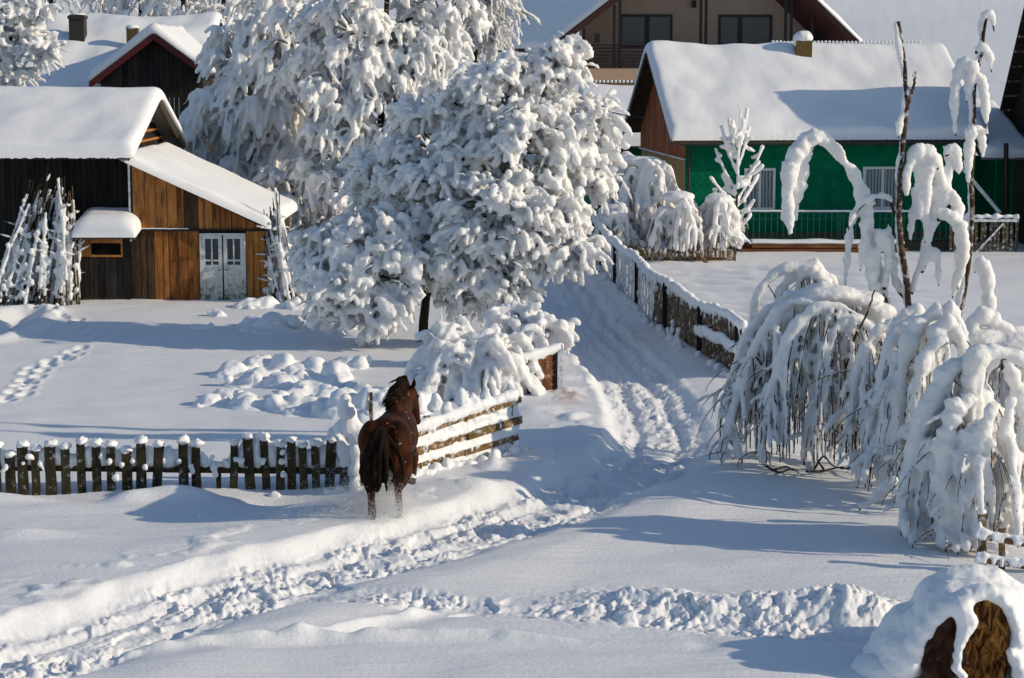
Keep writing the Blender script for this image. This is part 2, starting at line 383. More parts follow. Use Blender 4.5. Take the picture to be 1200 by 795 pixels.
    z = z + .006 * pn2(x * .9 + 3, y * 7.5 + 1.5 * pn2(x * .7, y * .7)) + .004 * pn2(x * 2.2, y * 15.)
    for R, hh, ww in ((RIDGE1, .075, .10), (RIDGE2, .07, .10)):
        rd, rs, _ = pdist(x, y, R)
        z = z + hh * np.exp(-(rd / ww) ** 2) * sm(0, .15, rs) * (1 - sm(.75, 1, rs)) * (1 + .8 * pn2(x * 3, y * 3)) - .03 * np.exp(-((rd - .25) / .2) ** 2)
    
    for mx, my, rx, ry, h in MW:
        q = ((x - mx) / rx) ** 2 + ((y - my) / ry) ** 2
        z = z + h * np.exp(-q * 1.1)
    # garden behind the lane fence: a step up, then furrows
    fd, fs, fside = pdist(x, y, GEDGE)
    gard = (fside < 0) & (y < 72)
    z = z + np.where(gard, .22 * sm(0, 1.2, fd), .08 * np.exp(-(fd / .5) ** 2) * sm(.3, .4, fs)) * sm(36, 40, y) * (1 - sm(66, 72, y))
    fur = gard * sm(.4, 1.5, fd) * (1 - sm(6, 9, fd)) * sm(46, 50, y) * (1 - sm(62, 66, y))
    z = z + fur * .075 * np.sin((x * .55 + y * .9) * 4.2 + 1.2 * pn2(x * .5, y * .5)) * (1 + .5 * pn2(x * 1.7, y * 1.7))
    for c in FEET:
        q = ((x - c[0]) / .125) ** 2 + ((y - c[1]) / .20) ** 2
        m = q < 6
        if np.any(m): z = z - np.where(m, .14 * np.exp(-q * 1.3) - .02 * np.exp(-(np.sqrt(np.maximum(q, 0)) - 1.6) ** 2 * 4), 0)
    q, _, _ = pdist(x, y, TROUGH); z = z - .20 * np.exp(-(q / .35) ** 2) + .12 * np.exp(-((q - .75) / .3) ** 2)
    return z
def hz(x, y): return float(height(np.array([x]), np.array([y]), False)[0])
def lane_stain():
    # earth trodden into the snow beside the board fence end
    nt = M['snow_ground'].node_tree; N, L = nt.nodes, nt.links; B = N['Principled BSDF']; c = G(668, 474)
    g = N.new('ShaderNodeNewGeometry'); a = N.new('ShaderNodeVectorMath'); a.operation = 'SUBTRACT'; a.inputs[1].default_value = tuple(c); L.new(g.outputs['Position'], a.inputs[0])
    b = N.new('ShaderNodeVectorMath'); b.operation = 'MULTIPLY'; b.inputs[1].default_value = (2.2, .62, 0); L.new(a.outputs[0], b.inputs[0])
    l = N.new('ShaderNodeVectorMath'); l.operation = 'LENGTH'; L.new(b.outputs[0], l.inputs[0])
    n = N.new('ShaderNodeTexNoise'); n.inputs['Scale'].default_value = 3.5; n.inputs['Detail'].default_value = 6; L.new(g.outputs['Position'], n.inputs['Vector'])
    s_ = N.new('ShaderNodeMath'); s_.operation = 'MULTIPLY_ADD'; s_.inputs[1].default_value = 1.4; L.new(n.outputs['Fac'], s_.inputs[0]); L.new(l.outputs['Value'], s_.inputs[2])
    r = ramp(N, [(.55, (.60, .46, .40)), (1.0, (.86, .875, .9))]); mr = N.new('ShaderNodeMapRange'); mr.inputs[1].default_value = .4; mr.inputs[2].default_value = 1.9; L.new(s_.outputs[0], mr.inputs[0]); L.new(mr.outputs[0], r.inputs[0]); r.color_ramp.elements[0].position = .1; r.color_ramp.elements[1].position = .75
    L.new(r.outputs[0], B.inputs['Base Color'])
lane_stain()
def worley(x, y, sc, seed, dens=.8):
    """rounded clods: height of the tallest dome over each point"""
    u, v = x / sc, y / sc; iu, iv = np.floor(u).astype(np.int64), np.floor(v).astype(np.int64); out = np.zeros(x.shape)
    for a in (-1, 0, 1):
        for b in (-1, 0, 1):
            h = PERM[PERM[(iu + a + seed) & 255] + ((iv + b) & 255)]; h2 = PERM[h + 57]; h3 = PERM[h + 131]
            fx, fy = iu + a + h / 256., iv + b + h2 / 256.; rr = (.35 + .5 * h3 / 256.) * (PERM[h + 200] / 256. < dens)
            q = ((u - fx) ** 2 + (v - fy) ** 2) / np.maximum(rr, .01) ** 2
            out = np.maximum(out, np.maximum(0, 1 - q) ** .75 * rr)
    return out * sc
def build_ground():
    py = np.concatenate([np.arange(1000, 800, -1.5), np.arange(800, 585, -.55), np.arange(585, 168, -1.02)]); yr = np.array([G(600, p)[1] for p in py])
    yr = np.concatenate([[-30, -10, 2, 7, 10, 12], yr, np.geomspace(yr[-1] * 1.02, 900, 60)])
    yr = np.unique(yr)
    ui = np.linspace(-.37, .35, 1020)
    u = np.concatenate([-np.geomspace(.38, 2.6, 34)[::-1], ui, np.geomspace(.36, 2.6, 34)])
    Y, U = np.meshgrid(yr, u, indexing='ij'); X = U * np.maximum(Y, 14)
    x, y = X.ravel(), Y.ravel(); z = height(x, y)
    o = make_grid('snowy_ground', np.stack([x, y, z], 1), len(yr), len(u), M['snow_ground'])
    tag(o, kind='structure')
build_ground()
# ------------------------------------------------------------------ camera, light, sky
cam = bpy.data.cameras.new('camera'); co = bpy.data.objects.new('camera', cam); COL.objects.link(co)
co.location = (0, 0, CAM_H); co.rotation_euler = (math.pi / 2 - TH, 0, 0)
cam.sensor_width = 36; cam.lens = FPX / 1200 * 36; cam.clip_end = 3000; SC.camera = co
SUN_AZ, SUN_EL = math.radians(10), math.radians(22)      # azimuth from +X towards the camera
sv = Vector((math.cos(SUN_EL) * math.cos(SUN_AZ), -math.cos(SUN_EL) * math.sin(SUN_AZ), math.sin(SUN_EL)))
sl = bpy.data.lights.new('sun', 'SUN'); sl.energy = 3.4; sl.angle = math.radians(.53); sl.color = (1, .845, .62)
so = bpy.data.objects.new('sun', sl); COL.objects.link(so); so.rotation_euler = sv.to_track_quat('Z', 'Y').to_euler()
w = bpy.data.worlds.new('World'); SC.world = w; w.use_nodes = True
WN, WL = w.node_tree.nodes, w.node_tree.links
sky = WN.new('ShaderNodeTexSky'); sky.sky_type = 'NISHITA'; sky.sun_disc = False
sky.sun_elevation = SUN_EL; sky.sun_rotation = math.atan2(sv.x, sv.y); sky.altitude = 600; sky.air_density = 1.0; sky.dust_density = .4; sky.ozone_density = 1.5
WL.new(sky.outputs[0], WN['Background'].inputs[0]); WN['Background'].inputs[1].default_value = .115
SC.view_settings.view_transform = 'Standard'; SC.view_settings.look = 'None'; SC.view_settings.exposure = 0; SC.view_settings.gamma = 1; SC.view_settings.use_curve_mapping = False
SC.render.engine = 'CYCLES'; cy = SC.cycles
cy.max_bounces = 6; cy.diffuse_bounces = 2; cy.glossy_bounces = 2; cy.transmission_bounces = 2; cy.volume_bounces = 1; cy.transparent_max_bounces = 4
cy.caustics_reflective = False; cy.caustics_refractive = False
cy.use_denoising = True; cy.denoiser = 'OPENIMAGEDENOISE'; cy.use_adaptive_sampling = True; cy.adaptive_threshold = .015; cy.sample_clamp_indirect = 8
# ------------------------------------------------------------------ building helpers
M['green_wall'] = None
def green_mat():
    m, nt, N, L, B = new_mat('green_shingle')
    B.inputs['Roughness'].default_value = .75; B.inputs['Specular IOR Level'].default_value = .05
    g = N.new('ShaderNodeNewGeometry'); sx = N.new('ShaderNodeSeparateXYZ'); L.new(g.outputs['Position'], sx.inputs[0])
    hs = []
    for sg in (1, -1):
        a = N.new('ShaderNodeMath'); a.operation = 'MULTIPLY_ADD'; a.inputs[1].default_value = sg; L.new(sx.outputs[0], a.inputs[0]); L.new(sx.outputs[2], a.inputs[2])
        b = N.new('ShaderNodeMath'); b.operation = 'MULTIPLY'; b.inputs[1].default_value = 3.6; L.new(a.outputs[0], b.inputs[0])
        f = N.new('ShaderNodeMath'); f.operation = 'FRACT'; L.new(b.outputs[0], f.inputs[0]); hs.append(f)
    mx = N.new('ShaderNodeMath'); mx.operation = 'MINIMUM'; L.new(hs[0].outputs[0], mx.inputs[0]); L.new(hs[1].outputs[0], mx.inputs[1])
    n = N.new('ShaderNodeTexNoise'); n.inputs['Scale'].default_value = 2.5; n.inputs['Detail'].default_value = 6; L.new(g.outputs['Position'], n.inputs['Vector'])
    r = ramp(N, [(.3, (.001, .115, .056)), (.7, (.003, .18, .088))]); L.new(n.outputs['Fac'], r.inputs[0]); L.new(r.outputs[0], B.inputs['Base Color'])
    bp = N.new('ShaderNodeBump'); bp.inputs['Strength'].default_value = .45; bp.inputs['Distance'].default_value = .05
    L.new(mx.outputs[0], bp.inputs['Height']); L.new(bp.outputs[0], B.inputs['Normal']); return m
M['green_wall'] = green_mat()
M['beige'] = plain_mat('beige_render', (.36, .26, .20), .85, .06, 3)
M['balcony_face'] = plain_mat('balcony_face', (.55, .37, .24), .8, .06, 3)
M['ochre'] = plain_mat('ochre_plaster', (.30, .20, .075), .85, .12, 4)
M['dark_brown'] = plain_mat('dark_brown_paint', (.022, .014, .012), .5, .2, 8)
M['red_board'] = plain_mat('red_board', (.10, .012, .014), .55, .2, 8)
M['maroon'] = plain_mat('maroon_soffit', (.06, .02, .018), .6, .25, 8)
M['glass'] = glass_mat('window_glass', (.018, .028, .05), .22)
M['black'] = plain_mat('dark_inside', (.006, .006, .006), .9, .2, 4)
def curtain_mat():
    m, nt, N, L, B = new_mat('curtained_glass'); B.inputs['Roughness'].default_value = .22; B.inputs['Specular IOR Level'].default_value = .4
    g = N.new('ShaderNodeNewGeometry'); w = N.new('ShaderNodeTexWave'); w.bands_direction = 'X'; w.inputs['Scale'].default_value = 2.6; w.inputs['Distortion'].default_value = 2.5; w.inputs['Detail'].default_value = 3; L.new(g.outputs['Position'], w.inputs['Vector'])
    r = ramp(N, [(.1, (.05, .085, .11)), (.6, (.16, .23, .27)), (.95, (.30, .37, .40))]); L.new(w.outputs['Fac'], r.inputs[0]); L.new(r.outputs[0], B.inputs['Base Color']); return m  # curtain folds, their light and shade painted into the pane colour
M['curtain_glass'] = curtain_mat()
M['white_paint'] = plain_mat('white_paint', (.68, .69, .66), .6, .15, 12)
M['old_white'] = None
def old_white():
    m, nt, N, L, B = new_mat('worn_white_paint'); B.inputs['Roughness'].default_value = .7
    g = N.new('ShaderNodeNewGeometry'); n = N.new('ShaderNodeTexNoise'); n.inputs['Scale'].default_value = 7; n.inputs['Detail'].default_value = 9; n.inputs['Roughness'].default_value = .75
    L.new(g.outputs['Position'], n.inputs['Vector']); sx = N.new('ShaderNodeSeparateXYZ'); L.new(g.outputs['Position'], sx.inputs[0])
    mr = N.new('ShaderNodeMapRange'); mr.inputs[1].default_value = 0; mr.inputs[2].default_value = 1.0; mr.inputs[3].default_value = .16; mr.inputs[4].default_value = -.06
    L.new(sx.outputs[2], mr.inputs[0]); ad = N.new('ShaderNodeMath'); L.new(n.outputs['Fac'], ad.inputs[0]); L.new(mr.outputs[0], ad.inputs[1])
    r = ramp(N, [(.42, (.66, .68, .66)), (.60, (.48, .50, .46)), (.70, (.15, .16, .07)), (.82, (.06, .065, .035))]); L.new(ad.outputs[0], r.inputs[0]); L.new(r.outputs[0], B.inputs['Base Color']); return m
M['old_white'] = old_white()
M['sheet'] = plain_mat('roof_sheet', (.10, .095, .09), .6, .3, 6)
M['brick'] = plain_mat('chimney_plaster', (.14, .09, .03), .9, .35, 14)
M['dark_brick'] = plain_mat('dark_chimney', (.045, .04, .036), .9, .3, 14)
M['metal_green'] = plain_mat('green_metal', (.01, .10, .065), .5, .2, 12)
M['frost_metal'] = plain_mat('frosted_metal', (.05, .20, .14), .8, .5, 40)
M['plinth'] = plain_mat('plinth', (.085, .085, .05), .9, .25, 6)
M['plank_pile'] = wood_mat('plank_pile', [(.08, .03, .014), (.20, .075, .03), (.32, .14, .06)], 'X')
M['cable'] = plain_mat('cable', (.05, .05, .055), .6, .1, 5)
M['gutter'] = plain_mat('gutter', (.03, .035, .032), .5, .2, 9)

def snow_patch(name, L, R, thick, parent, nu=90, nv=60, r=None, wob=.05, seed=0, mat='snow_roof', ridge=.1, sink=.0, bulge=.08, lip=.0):
    """blanket of snow over a roof: L and R are the profile points (front eave, ridge, back eave) at its two ends"""
    def prof(p):
        p = np.asarray(p, float); d = np.concatenate([[0], np.cumsum(np.linalg.norm(np.diff(p, axis=0), axis=1))]); return p, d / d[-1], d[-1]
    pl, sl_, ll = prof(L); pr, sr, lr = prof(R)
    c = .5 - .5 * np.cos(np.linspace(0, math.pi, nv + 1)); v = .35 * c + .65 * np.linspace(0, 1, nv + 1); v = np.sort(v)
    cu = .5 - .5 * np.cos(np.linspace(0, math.pi, nu + 1)); u = .3 * cu + .7 * np.linspace(0, 1, nu + 1)
    def at(p, s):
        out = 0
        ks = np.array([-1, -.5, 0, .5, 1]) * ridge * .5
        if len(p) > 2:
            for k in ks: out = out + np.stack([np.interp(np.clip(v + k * np.minimum(1, 4 * np.minimum(v, 1 - v)), 0, 1), s, p[:, i]) for i in range(3)], 1)
            return out / 5
        return np.stack([np.interp(v, s, p[:, i]) for i in range(3)], 1)
    A, Bp = at(pl, sl_), at(pr, sr)
    S = A[None] * (1 - u)[:, None, None] + Bp[None] * u[:, None, None]
    wlen = np.linalg.norm(pr[0] - pl[0])
    r = r or thick * .9
    du = np.minimum(u, 1 - u)[:, None] * wlen; dv = np.minimum(v, 1 - v)[None] * (ll + lr) / 2
    def edge(d): t = 1 - np.clip(d / r, 0, 1); return np.sqrt(np.maximum(0, 1 - t ** 2.2))
    e = edge(du) * edge(dv)
    x, y = S[..., 0], S[..., 1]
    nse = fbm2(x * .45 + seed, y * .45, 2) * wob * 1.6 + fbm2(x * 2.2 + seed, y * 2.2, 2) * wob * .14
    T = S.copy(); T[..., 2] += (thick + nse) * e
    # the blanket bulges past the edges
    uu = (u - .5)[:, None]; k = np.clip(1 - du / r, 0, 1) * e
    axis_u = (pr[0] - pl[0]) / wlen
    T += axis_u[None, None] * (np.sign(uu) * k * bulge)[..., None]
    ax_v = (pl[-1] - pl[0]); ax_v = ax_v / np.linalg.norm(ax_v); kv = np.clip(1 - dv / r, 0, 1) * e
    T += ax_v[None, None] * (np.sign(v - .5)[None] * kv * bulge)[..., None]
    if lip:      # small frosty tufts hanging over the front eave
        f = np.clip(1 - (v[None] * (ll + lr) / 2) / .12, 0, 1) * (np.abs(pn2(x * 9 + seed, y * 0 + 3)) * lip)
        S[..., 2] -= f; T[..., 2] -= f
    S[..., 2] -= sink
    n = (nu + 1) * (nv + 1); m = nv + 1
    V = np.concatenate([T.reshape(-1, 3), S.reshape(-1, 3)])
    i = np.arange(nu)[:, None] * m + np.arange(nv)[None]
    q = np.stack([i, i + m, i + m + 1, i + 1], -1).reshape(-1, 4)
    q2 = q[:, ::-1] + n
    rim = list(range(0, m)) + [a * m + nv for a in range(1, nu + 1)] + [nu * m + b for b in range(nv - 1, -1, -1)] + [a * m for a in range(nu - 1, 0, -1)]
    rim = np.array(rim); rn = np.roll(rim, -1)
    q3 = np.stack([rim, rn, rn + n, rim + n], -1)
    return make_np(name, V, np.concatenate([q, q2, q3]), M[mat], parent)
def boards(mb, x0, x1, zf0, zf1, y, w=.16, t=.03, rng=RNG, gap=.014, jit=.012, axis='x'):
    """vertical boards between two height functions, standing in a plane of constant y (or x)"""
    x = x0
    while x < x1 - 1e-3:
        ww = min(w * rng.uniform(.75, 1.25), x1 - x)
        if x1 - x - ww < .05: ww = x1 - x
        a, b = x + gap / 2, x + ww - gap / 2; j = rng.uniform(0, jit)
        za0, zb0 = zf0(a), zf0(b); za1, zb1 = zf1(a), zf1(b)
        if axis == 'x': poly = [(a, y - j, za0), (b, y - j, zb0), (b, y - j, zb1), (a, y - j, za1)]; ext = (0, t, 0)
        else: poly = [(y - j, a, za0), (y - j, b, zb0), (y - j, b, zb1), (y - j, a, za1)]; ext = (t, 0, 0)
        mb.prism(poly, ext); x += ww
def kx(px, Y): return P(px, 300, Y)[0]
def kz(py, Y): return P(600, py, Y)[2]
def cst(v): return lambda x: v
# ------------------------------------------------------------------ barn with lean-to
def barn():
    t = thing('barn', 'old dark plank barn with orange plank lean-to and thick snow on its roof', 'barn', (-10.6, 55.2, 0))
    YF = 55.2
    xe = kx(157, YF); 
    # main body
    ridge = [kz(104, 59.6)]; zr = ridge[0] - .25; ze = kz(186, 54.9)
    yr, yb = 59.6, 64.2; xl = -26.0; xg = xe - .05
    mb = MB(); boards(mb, xl, xe - .08, cst(-.3), cst(ze + .12), 56.1, .17, .04, jit=.015)
    mb.build('wall', M['dark_wood'], t)
    mb = MB(); mb.box(xl, xe - .3, 63.3, 63.45, -.3, ze); mb.build('wall', M['dark_wood'], t)
    # gable with open boarding
    zg = lambda y: ze + .05 + (zr - ze) * (1 - abs(y - yr) / (yr - 54.9)) - .12
    mb = MB(); boards(mb, 56.2, 63.4, cst(-.3), lambda y: max(ze - .6, zg(y)), xg - .55, .2, .04, axis='y')
    mb.build('gable', M['dark_wood'], t)
    mb = MB()
    for z in np.linspace(ze + .25, zr - .5, 4): 
        h = (zr - z) / (zr - ze) * 4.3; mb.box(xg - .52, xg - .44, yr - h, yr + h, z, z + .07)
    mb.build('batten', M['orange_wood'], t)
    # corrugated roof sheets
    n = 8 * 150; xs = np.linspace(xl, xg + .12, n); wv = .022 * np.sin(xs / .104 * 2 * math.pi)
    prof = [(54.85, ze), (yr, zr), (yb, ze - .1)]
    V = np.concatenate([np.stack([xs, np.full(n, y), z + wv], 1) for y, z in prof] + [np.stack([xs, np.full(n, y), z + wv - .012], 1) for y, z in prof])
    i = np.arange(n - 1); q = []
    for a in (0, 1): q.append(np.stack([a * n + i, a * n + i + 1, (a + 1) * n + i + 1, (a + 1) * n + i], 1)); q.append(np.stack([(a + 3) * n + i + 1, (a + 3) * n + i, (a + 4) * n + i, (a + 4) * n + i + 1], 1))
    q.append(np.stack([i, i + 3 * n, i + 3 * n + 1, i + 1], 1))
    roof = make_np('roof', V, np.concatenate(q), M['sheet'], t, smooth=False)
    snow_patch('snow_cover', [(xl, 54.82, ze + .03), (xl, yr, zr + .03), (xl, yb, ze)], [(xg + .18, 54.82, ze + .03), (xg + .18, yr, zr + .03), (xg + .18, yb, ze)], .36, roof, 200, 70, wob=.045, seed=3, lip=.07)
    mb = MB(); mb.beam((xg + .02, 54.9, ze - .07), (xg + .02, yr, zr - .07), .05, .14); mb.beam((xg + .02, yr, zr - .07), (xg + .02, yb, ze - .17), .05, .14); mb.build('bargeboard', M['brown_wood'], t)
    # lean-to front wall
    x0, x1 = kx(153, YF), kx(311, YF)
    za, zb = kz(190, YF), kz(271, YF + .0)
    xr0, xr1 = kx(157, YF), kx(318, YF)
    top = lambda x: za + (zb - za) * (x - xr0) / (xr1 - xr0)
    zbm = kz(269.5, YF)
    def X(px): return kx(px, YF)
    up = MB(); ed = [157, 171.5, 184, 197, 209, 217, 233.5, 241, 250, 259, 265, 272, 280, 289, 300, 311]
    dk = MB()
    for a, b in zip(ed[:-1], ed[1:]):
        m_ = dk if a == 217 else up; j = RNG.uniform(0, .02); aa, bb = X(a) + .008, X(b) - .008
        m_.prism([(aa, YF - j, zbm + .02), (bb, YF - j, zbm + .02), (bb, YF - j, top(bb)), (aa, YF - j, top(aa))], (0, .035, 0))
    zl = -.4
    lo = [(153, 165, 1), (165, 173, 1), (173, 181, 2), (181, 191.5, 0), (191.5, 198, 0), (198, 209, 0), (209, 220.5, 0), (220.5, 233.5, 0), (288.5, 297, 0), (297, 304, 0), (304, 311, 0)]
    for a, b, k in lo:
        m_ = up if k == 0 else dk; j = RNG.uniform(0, .02); m_.box(X(a) + .008, X(b) - .008, YF - j + .01, YF - j + .045, zl, zbm - .03)
    bk = MB(); bk.prism([(X(154), YF + .06, zl), (X(311), YF + .06, zl), (X(311), YF + .06, top(X(311)) - .03), (X(158), YF + .06, top(X(158)) - .03)], (0, .02, 0)); bk.build('dark_gap_sheet', M['black'], t)  # black sheet behind the boards, the dark of the inside put into its colour
    up.build('plank_wall', M['orange_wood'], t); dk.build('dark_board', M['brown_wood'], t)
    mb = MB(); mb.box(X(157), X(318), YF - .07, YF + .05, zbm - .035, zbm + .025); mb.build('beam', M['dark_wood_x'], t)
    snow = Tubes(); xs = np.linspace(X(162), X(222), 14); snow.add(np.stack([xs, np.full(14, YF - .05), zbm + .035 + RNG.normal(size=14) * .004], 1), np.full(14, .03), 6, np.full(14, .02)); snow.build('ledge_snow', M['snow'], t)
    mb = MB(); mb.box(X(152.5), X(154.8), YF - .02, YF + .03, kz(283, YF), kz(190, YF)); mb.build('corner_trim', M['frost_wood'], t)
    # right side wall and back filling
    mb = MB(); boards(mb, YF + .05, 61.5, cst(zl), cst(top(X(311)) - .02), X(311) - .04, .2, .035, axis='y'); mb.build('side_wall', M['brown_wood'], t)
    mb = MB(); boards(mb, YF + .06, 56.1, cst(zl), cst(ze), X(155), .2, .035, axis='y'); mb.build('side_wall', M['brown_wood'], t)
    # lean-to roof
    mb = MB(); a, b = np.array([xr0 - .05, YF - .25, za + .02]), np.array([X(317), YF - .25, top(X(317)) + .02])
    mb.prism([a, b, b + (0, 0, .05), a + (0, 0, .05)], (0, 7.0, 0)); lr = mb.build('lean_to_roof', M['brown_wood'], t)
    snow_patch('snow_cover', [a + (-.25, -.07, .06), a + (-.25, 7.1, .06)], [b + (.06, -.07, .055), b + (.06, 7.1, .055)], .27, lr, 80, 70, wob=.04, seed=8, bulge=.05)
    # double door
    d0, d1 = X(234.3), X(288); zt, zb_ = kz(273.5, YF), kz(352, YF) - .02
    mb = MB(); fw = .045; yy = YF - .035
    mb.box(d0, d0 + fw, yy, YF + .03, zb_, zt); mb.box(d1 - fw, d1, yy, YF + .03, zb_, zt); mb.box(d0 + fw, d1 - fw, yy, YF + .03, zt - .05, zt); fr = mb.build('door_frame', M['old_white'], t)
    mid = (d0 + d1) / 2 
    for k, (a, b) in enumerate(((d0 + fw + .004, mid - .02), (mid + .02, d1 - fw - .004))):
        w_ = b - a; z0, z1 = zb_ + .02, zt - .055; H = z1 - z0; mb = MB(); st = .1; y0, y1 = YF - .012, YF + .03
        mb.box(a, a + st, y0, y1, z0, z1); mb.box(b - st, b, y0, y1, z0, z1)
        for p, q_ in ((0, .09), (.34, .39), (.50, .545), (.945, 1)): mb.box(a + st, b - st, y0 + .001, y1, z0 + p * H, z0 + q_ * H)
        mb.box((a + b) / 2 - .018, (a + b) / 2 + .018, y0 + .003, y1, z0 + .545 * H, z0 + .945 * H)
        mb.box(a + st, b - st, y0 + .006, y0 + .02, z0 + .60 * H, z0 + .625 * H)
        mb.box(a + st, b - st, y0 + .018, y0 + .03, z0 + .09 * H, z0 + .34 * H); mb.box(a + st + .04, b - st - .04, y0 + .008, y0 + .017, z0 + .13 * H, z0 + .31 * H)
        mb.box(a + st, b - st, y0 + .018, y0 + .03, z0 + .39 * H, z0 + .50 * H)
        leaf = mb.build('door', M['old_white'], t)
        mb = MB(); mb.box(a + st, b - st, y1 - .012, y1 - .004, z0 + .545 * H, z0 + .945 * H); mb.build('glass_pane', M['glass'], leaf)
        mb = MB(); hx = b - .05 if k == 0 else a + .05; mb.tube([(hx, y0 - .001, z0 + .47 * H), (hx, y0 - .05, z0 + .47 * H), (hx + .06 * (1 if k else -1), y0 - .055, z0 + .47 * H)], .012); mb.build('handle', M['dark_brown'], leaf)
    # hatch block under a little corrugated canopy
    YH = 55.0; hx0, hx1 = kx(92, YH), kx(152.5, YH)
    mb = MB(); boards(mb, hx0, hx1, cst(-.4), cst(kz(302, YH)), YH, .16, .03); mb.build('hatch_wall', M['dark_wood'], t)
    mb = MB(); o0, o1, oz0, oz1 = kx(107, YH), kx(144, YH), kz(299, YH), kz(285, YH); zt2 = kz(279, YH)
    mb.box(hx0, o0, YH - .02, YH + .03, oz0 - .05, zt2); mb.box(o1, hx1 - .25, YH - .02, YH + .03, oz0 - .05, zt2); mb.box(o0, o1, YH - .021, YH + .03, oz0 - .055, oz0); mb.box(o0, o1, YH - .022, YH + .03, oz1, zt2)
    mb.build('hatch_frame', M['orange_wood'], t)
    mb = MB(); mb.box(hx0 + .02, hx1 - .02, YH + .3, YH + .34, oz0 - .3, zt2); mb.box(hx1 - .24, hx1, YH - .01, YH + .02, oz0 - .05, zt2); mb.build('hatch_dark_panel', M['black'], t)  # black panels stand in for the unlit inside of the hatch
    mb = MB(); boards(mb, YH + .02, 56.1, cst(-.4), cst(zt2), hx0, .2, .03, axis='y'); mb.build('side_wall', M['dark_wood'], t)
    cx0, cx1 = kx(86, 54.4), kx(159, 54.4); n = 8 * 17; xs = np.linspace(cx0, cx1, n); wv = .022 * np.sin(np.arange(n) / 8 * 2 * math.pi)
    zc0, zc1 = kz(279.5, 54.4), kz(262, 56)
    V = np.concatenate([np.stack([xs, np.full(n, y), z + wv], 1) for y, z in ((54.35, zc0), (56.05, zc1), (54.35, zc0 - .014), (56.05, zc1 - .014))]); i = np.arange(n - 1)
    q = np.concatenate([np.stack([i, i + 1, n + i + 1, n + i], 1), np.stack([2 * n + i + 1, 2 * n + i, 3 * n + i, 3 * n + i + 1], 1), np.stack([i, i + 2 * n, i + 2 * n + 1, i + 1], 1)])
    cn = make_np('canopy', V, q, M['sheet'], t, smooth=False)
    snow_patch('snow_cover', [(cx0 - .03, 54.3, zc0 + .03), (cx0 - .03, 56.04, zc1 + .05)], [(cx1 + .03, 54.3, zc0 + .03), (cx1 + .03, 56.04, zc1 + .05)], .5, cn, 50, 40, r=.5, wob=.03, seed=5, bulge=.06)
    return t
barn()
# ------------------------------------------------------------------ house behind the barn, red bargeboards
def red_gable_house():
    Y = 76.; t = thing('house', 'dark plank house with red bargeboards and snowy roof behind the barn', 'house', (-14, Y, 0))
    ax, az = XZ(180, 40, Y); lx, lz = XZ(104, 98, Y); rx, rz = XZ(246, 88, Y)
    mb = MB(); sl_ = (az - lz) / (ax - lx); sr = (az - rz) / (rx - ax)
    topf = lambda x: az - .2 - (sl_ * (ax - x) if x < ax else sr * (x - ax))
    boards(mb, lx + .35, rx - .35, cst(-.3), topf, Y + .5, .2, .04); mb.build('gable_wall', M['dark_wood'], t)
    mb = MB(); mb.box(lx - 8.5, lx + .34, 79.2, 79.3, -.3, 6.2); mb.box(lx + .36, lx + .42, Y + .55, 86, -.3, lz - .1); mb.box(rx - .42, rx - .36, Y + .55, 86, -.3, rz - .1); mb.build('wall', M['dark_wood'], t)
    mb = MB()
    A, Lp, Rp = np.array([ax, Y, az]), np.array([lx, Y, lz]), np.array([rx, Y, rz])
    for p, q in ((Lp, A), (A, Rp)): mb.prism([p - (0, 0, .22), q - (0, 0, .22), q, p], (0, .05, 0))
    mb.build('bargeboard', M['red_board'], t)
    mb = MB()
    for p, q in ((Lp, A), (A, Rp)): mb.prism([p + (0, .06, .01), q + (0, .06, .01), q + (0, .06, .07), p + (0, .06, .07)], (0, 6.5, 0))
    rf = mb.build('roof', M['sheet'], t)
    up = np.array([0, -.06, .08])
    snow_patch('snow_cover', [Lp + up, A + up, Rp + up], [Lp + up + (0, 6.6, 0), A + up + (0, 6.6, 0), Rp + up + (0, 6.6, 0)], .36, rf, 50, 80, wob=.05, seed=13, ridge=.06)
    # main roof, ridge running across
    x0, x1 = kx(40, 80), kx(250, 80); zE, zR = kz(112, 77.3), kz(22, 83.5)
    mb = MB(); 
    mb.prism([(x0, 77.3, zE), (x0, 83.5, zR), (x0, 89.7, zE), (x0, 89.7, zE - .08), (x0, 83.5, zR - .08), (x0, 77.3, zE - .08)], (x1 - x0, 0, 0)); rf2 = mb.build('main_roof', M['sheet'], t)
    snow_patch('snow_cover', [(x0, 77.25, zE + .02), (x0, 83.5, zR + .02), (x0, 89.8, zE)], [(x1, 77.25, zE + .02), (x1, 83.5, zR + .02), (x1, 89.8, zE)], .35, rf2, 70, 60, wob=.1, seed=17)
    c = P(91.5, 39, 81.0); z1 = kz(18, 81)
    mb = MB(); mb.box(c[0] - .3, c[0] + .3, 80.7, 81.3, c[2] - 1.0, z1); mb.box(c[0] - .34, c[0] + .34, 80.66, 81.34, z1 - .15, z1 - .03); ch = mb.build('chimney', M['dark_brick'], t)
    c2 = P(155, 40, 80.5); z2 = kz(33, 80.5); mb = MB(); mb.box(c2[0] - .2, c2[0] + .25, 80.3, 80.7, c2[2] - 1.2, z2); mb.build('chimney', M['brick'], t)
    s = Tubes(); s.ball((c2[0], 80.5, z2 + .02), (.28, .26, .12)); s.build('snow_cap', M['snow'], t); s = Tubes(); s.ball((c[0], 81, z1 + .03), (.33, .33, .06)); s.build('snow_cap', M['snow'], ch)
red_gable_house()
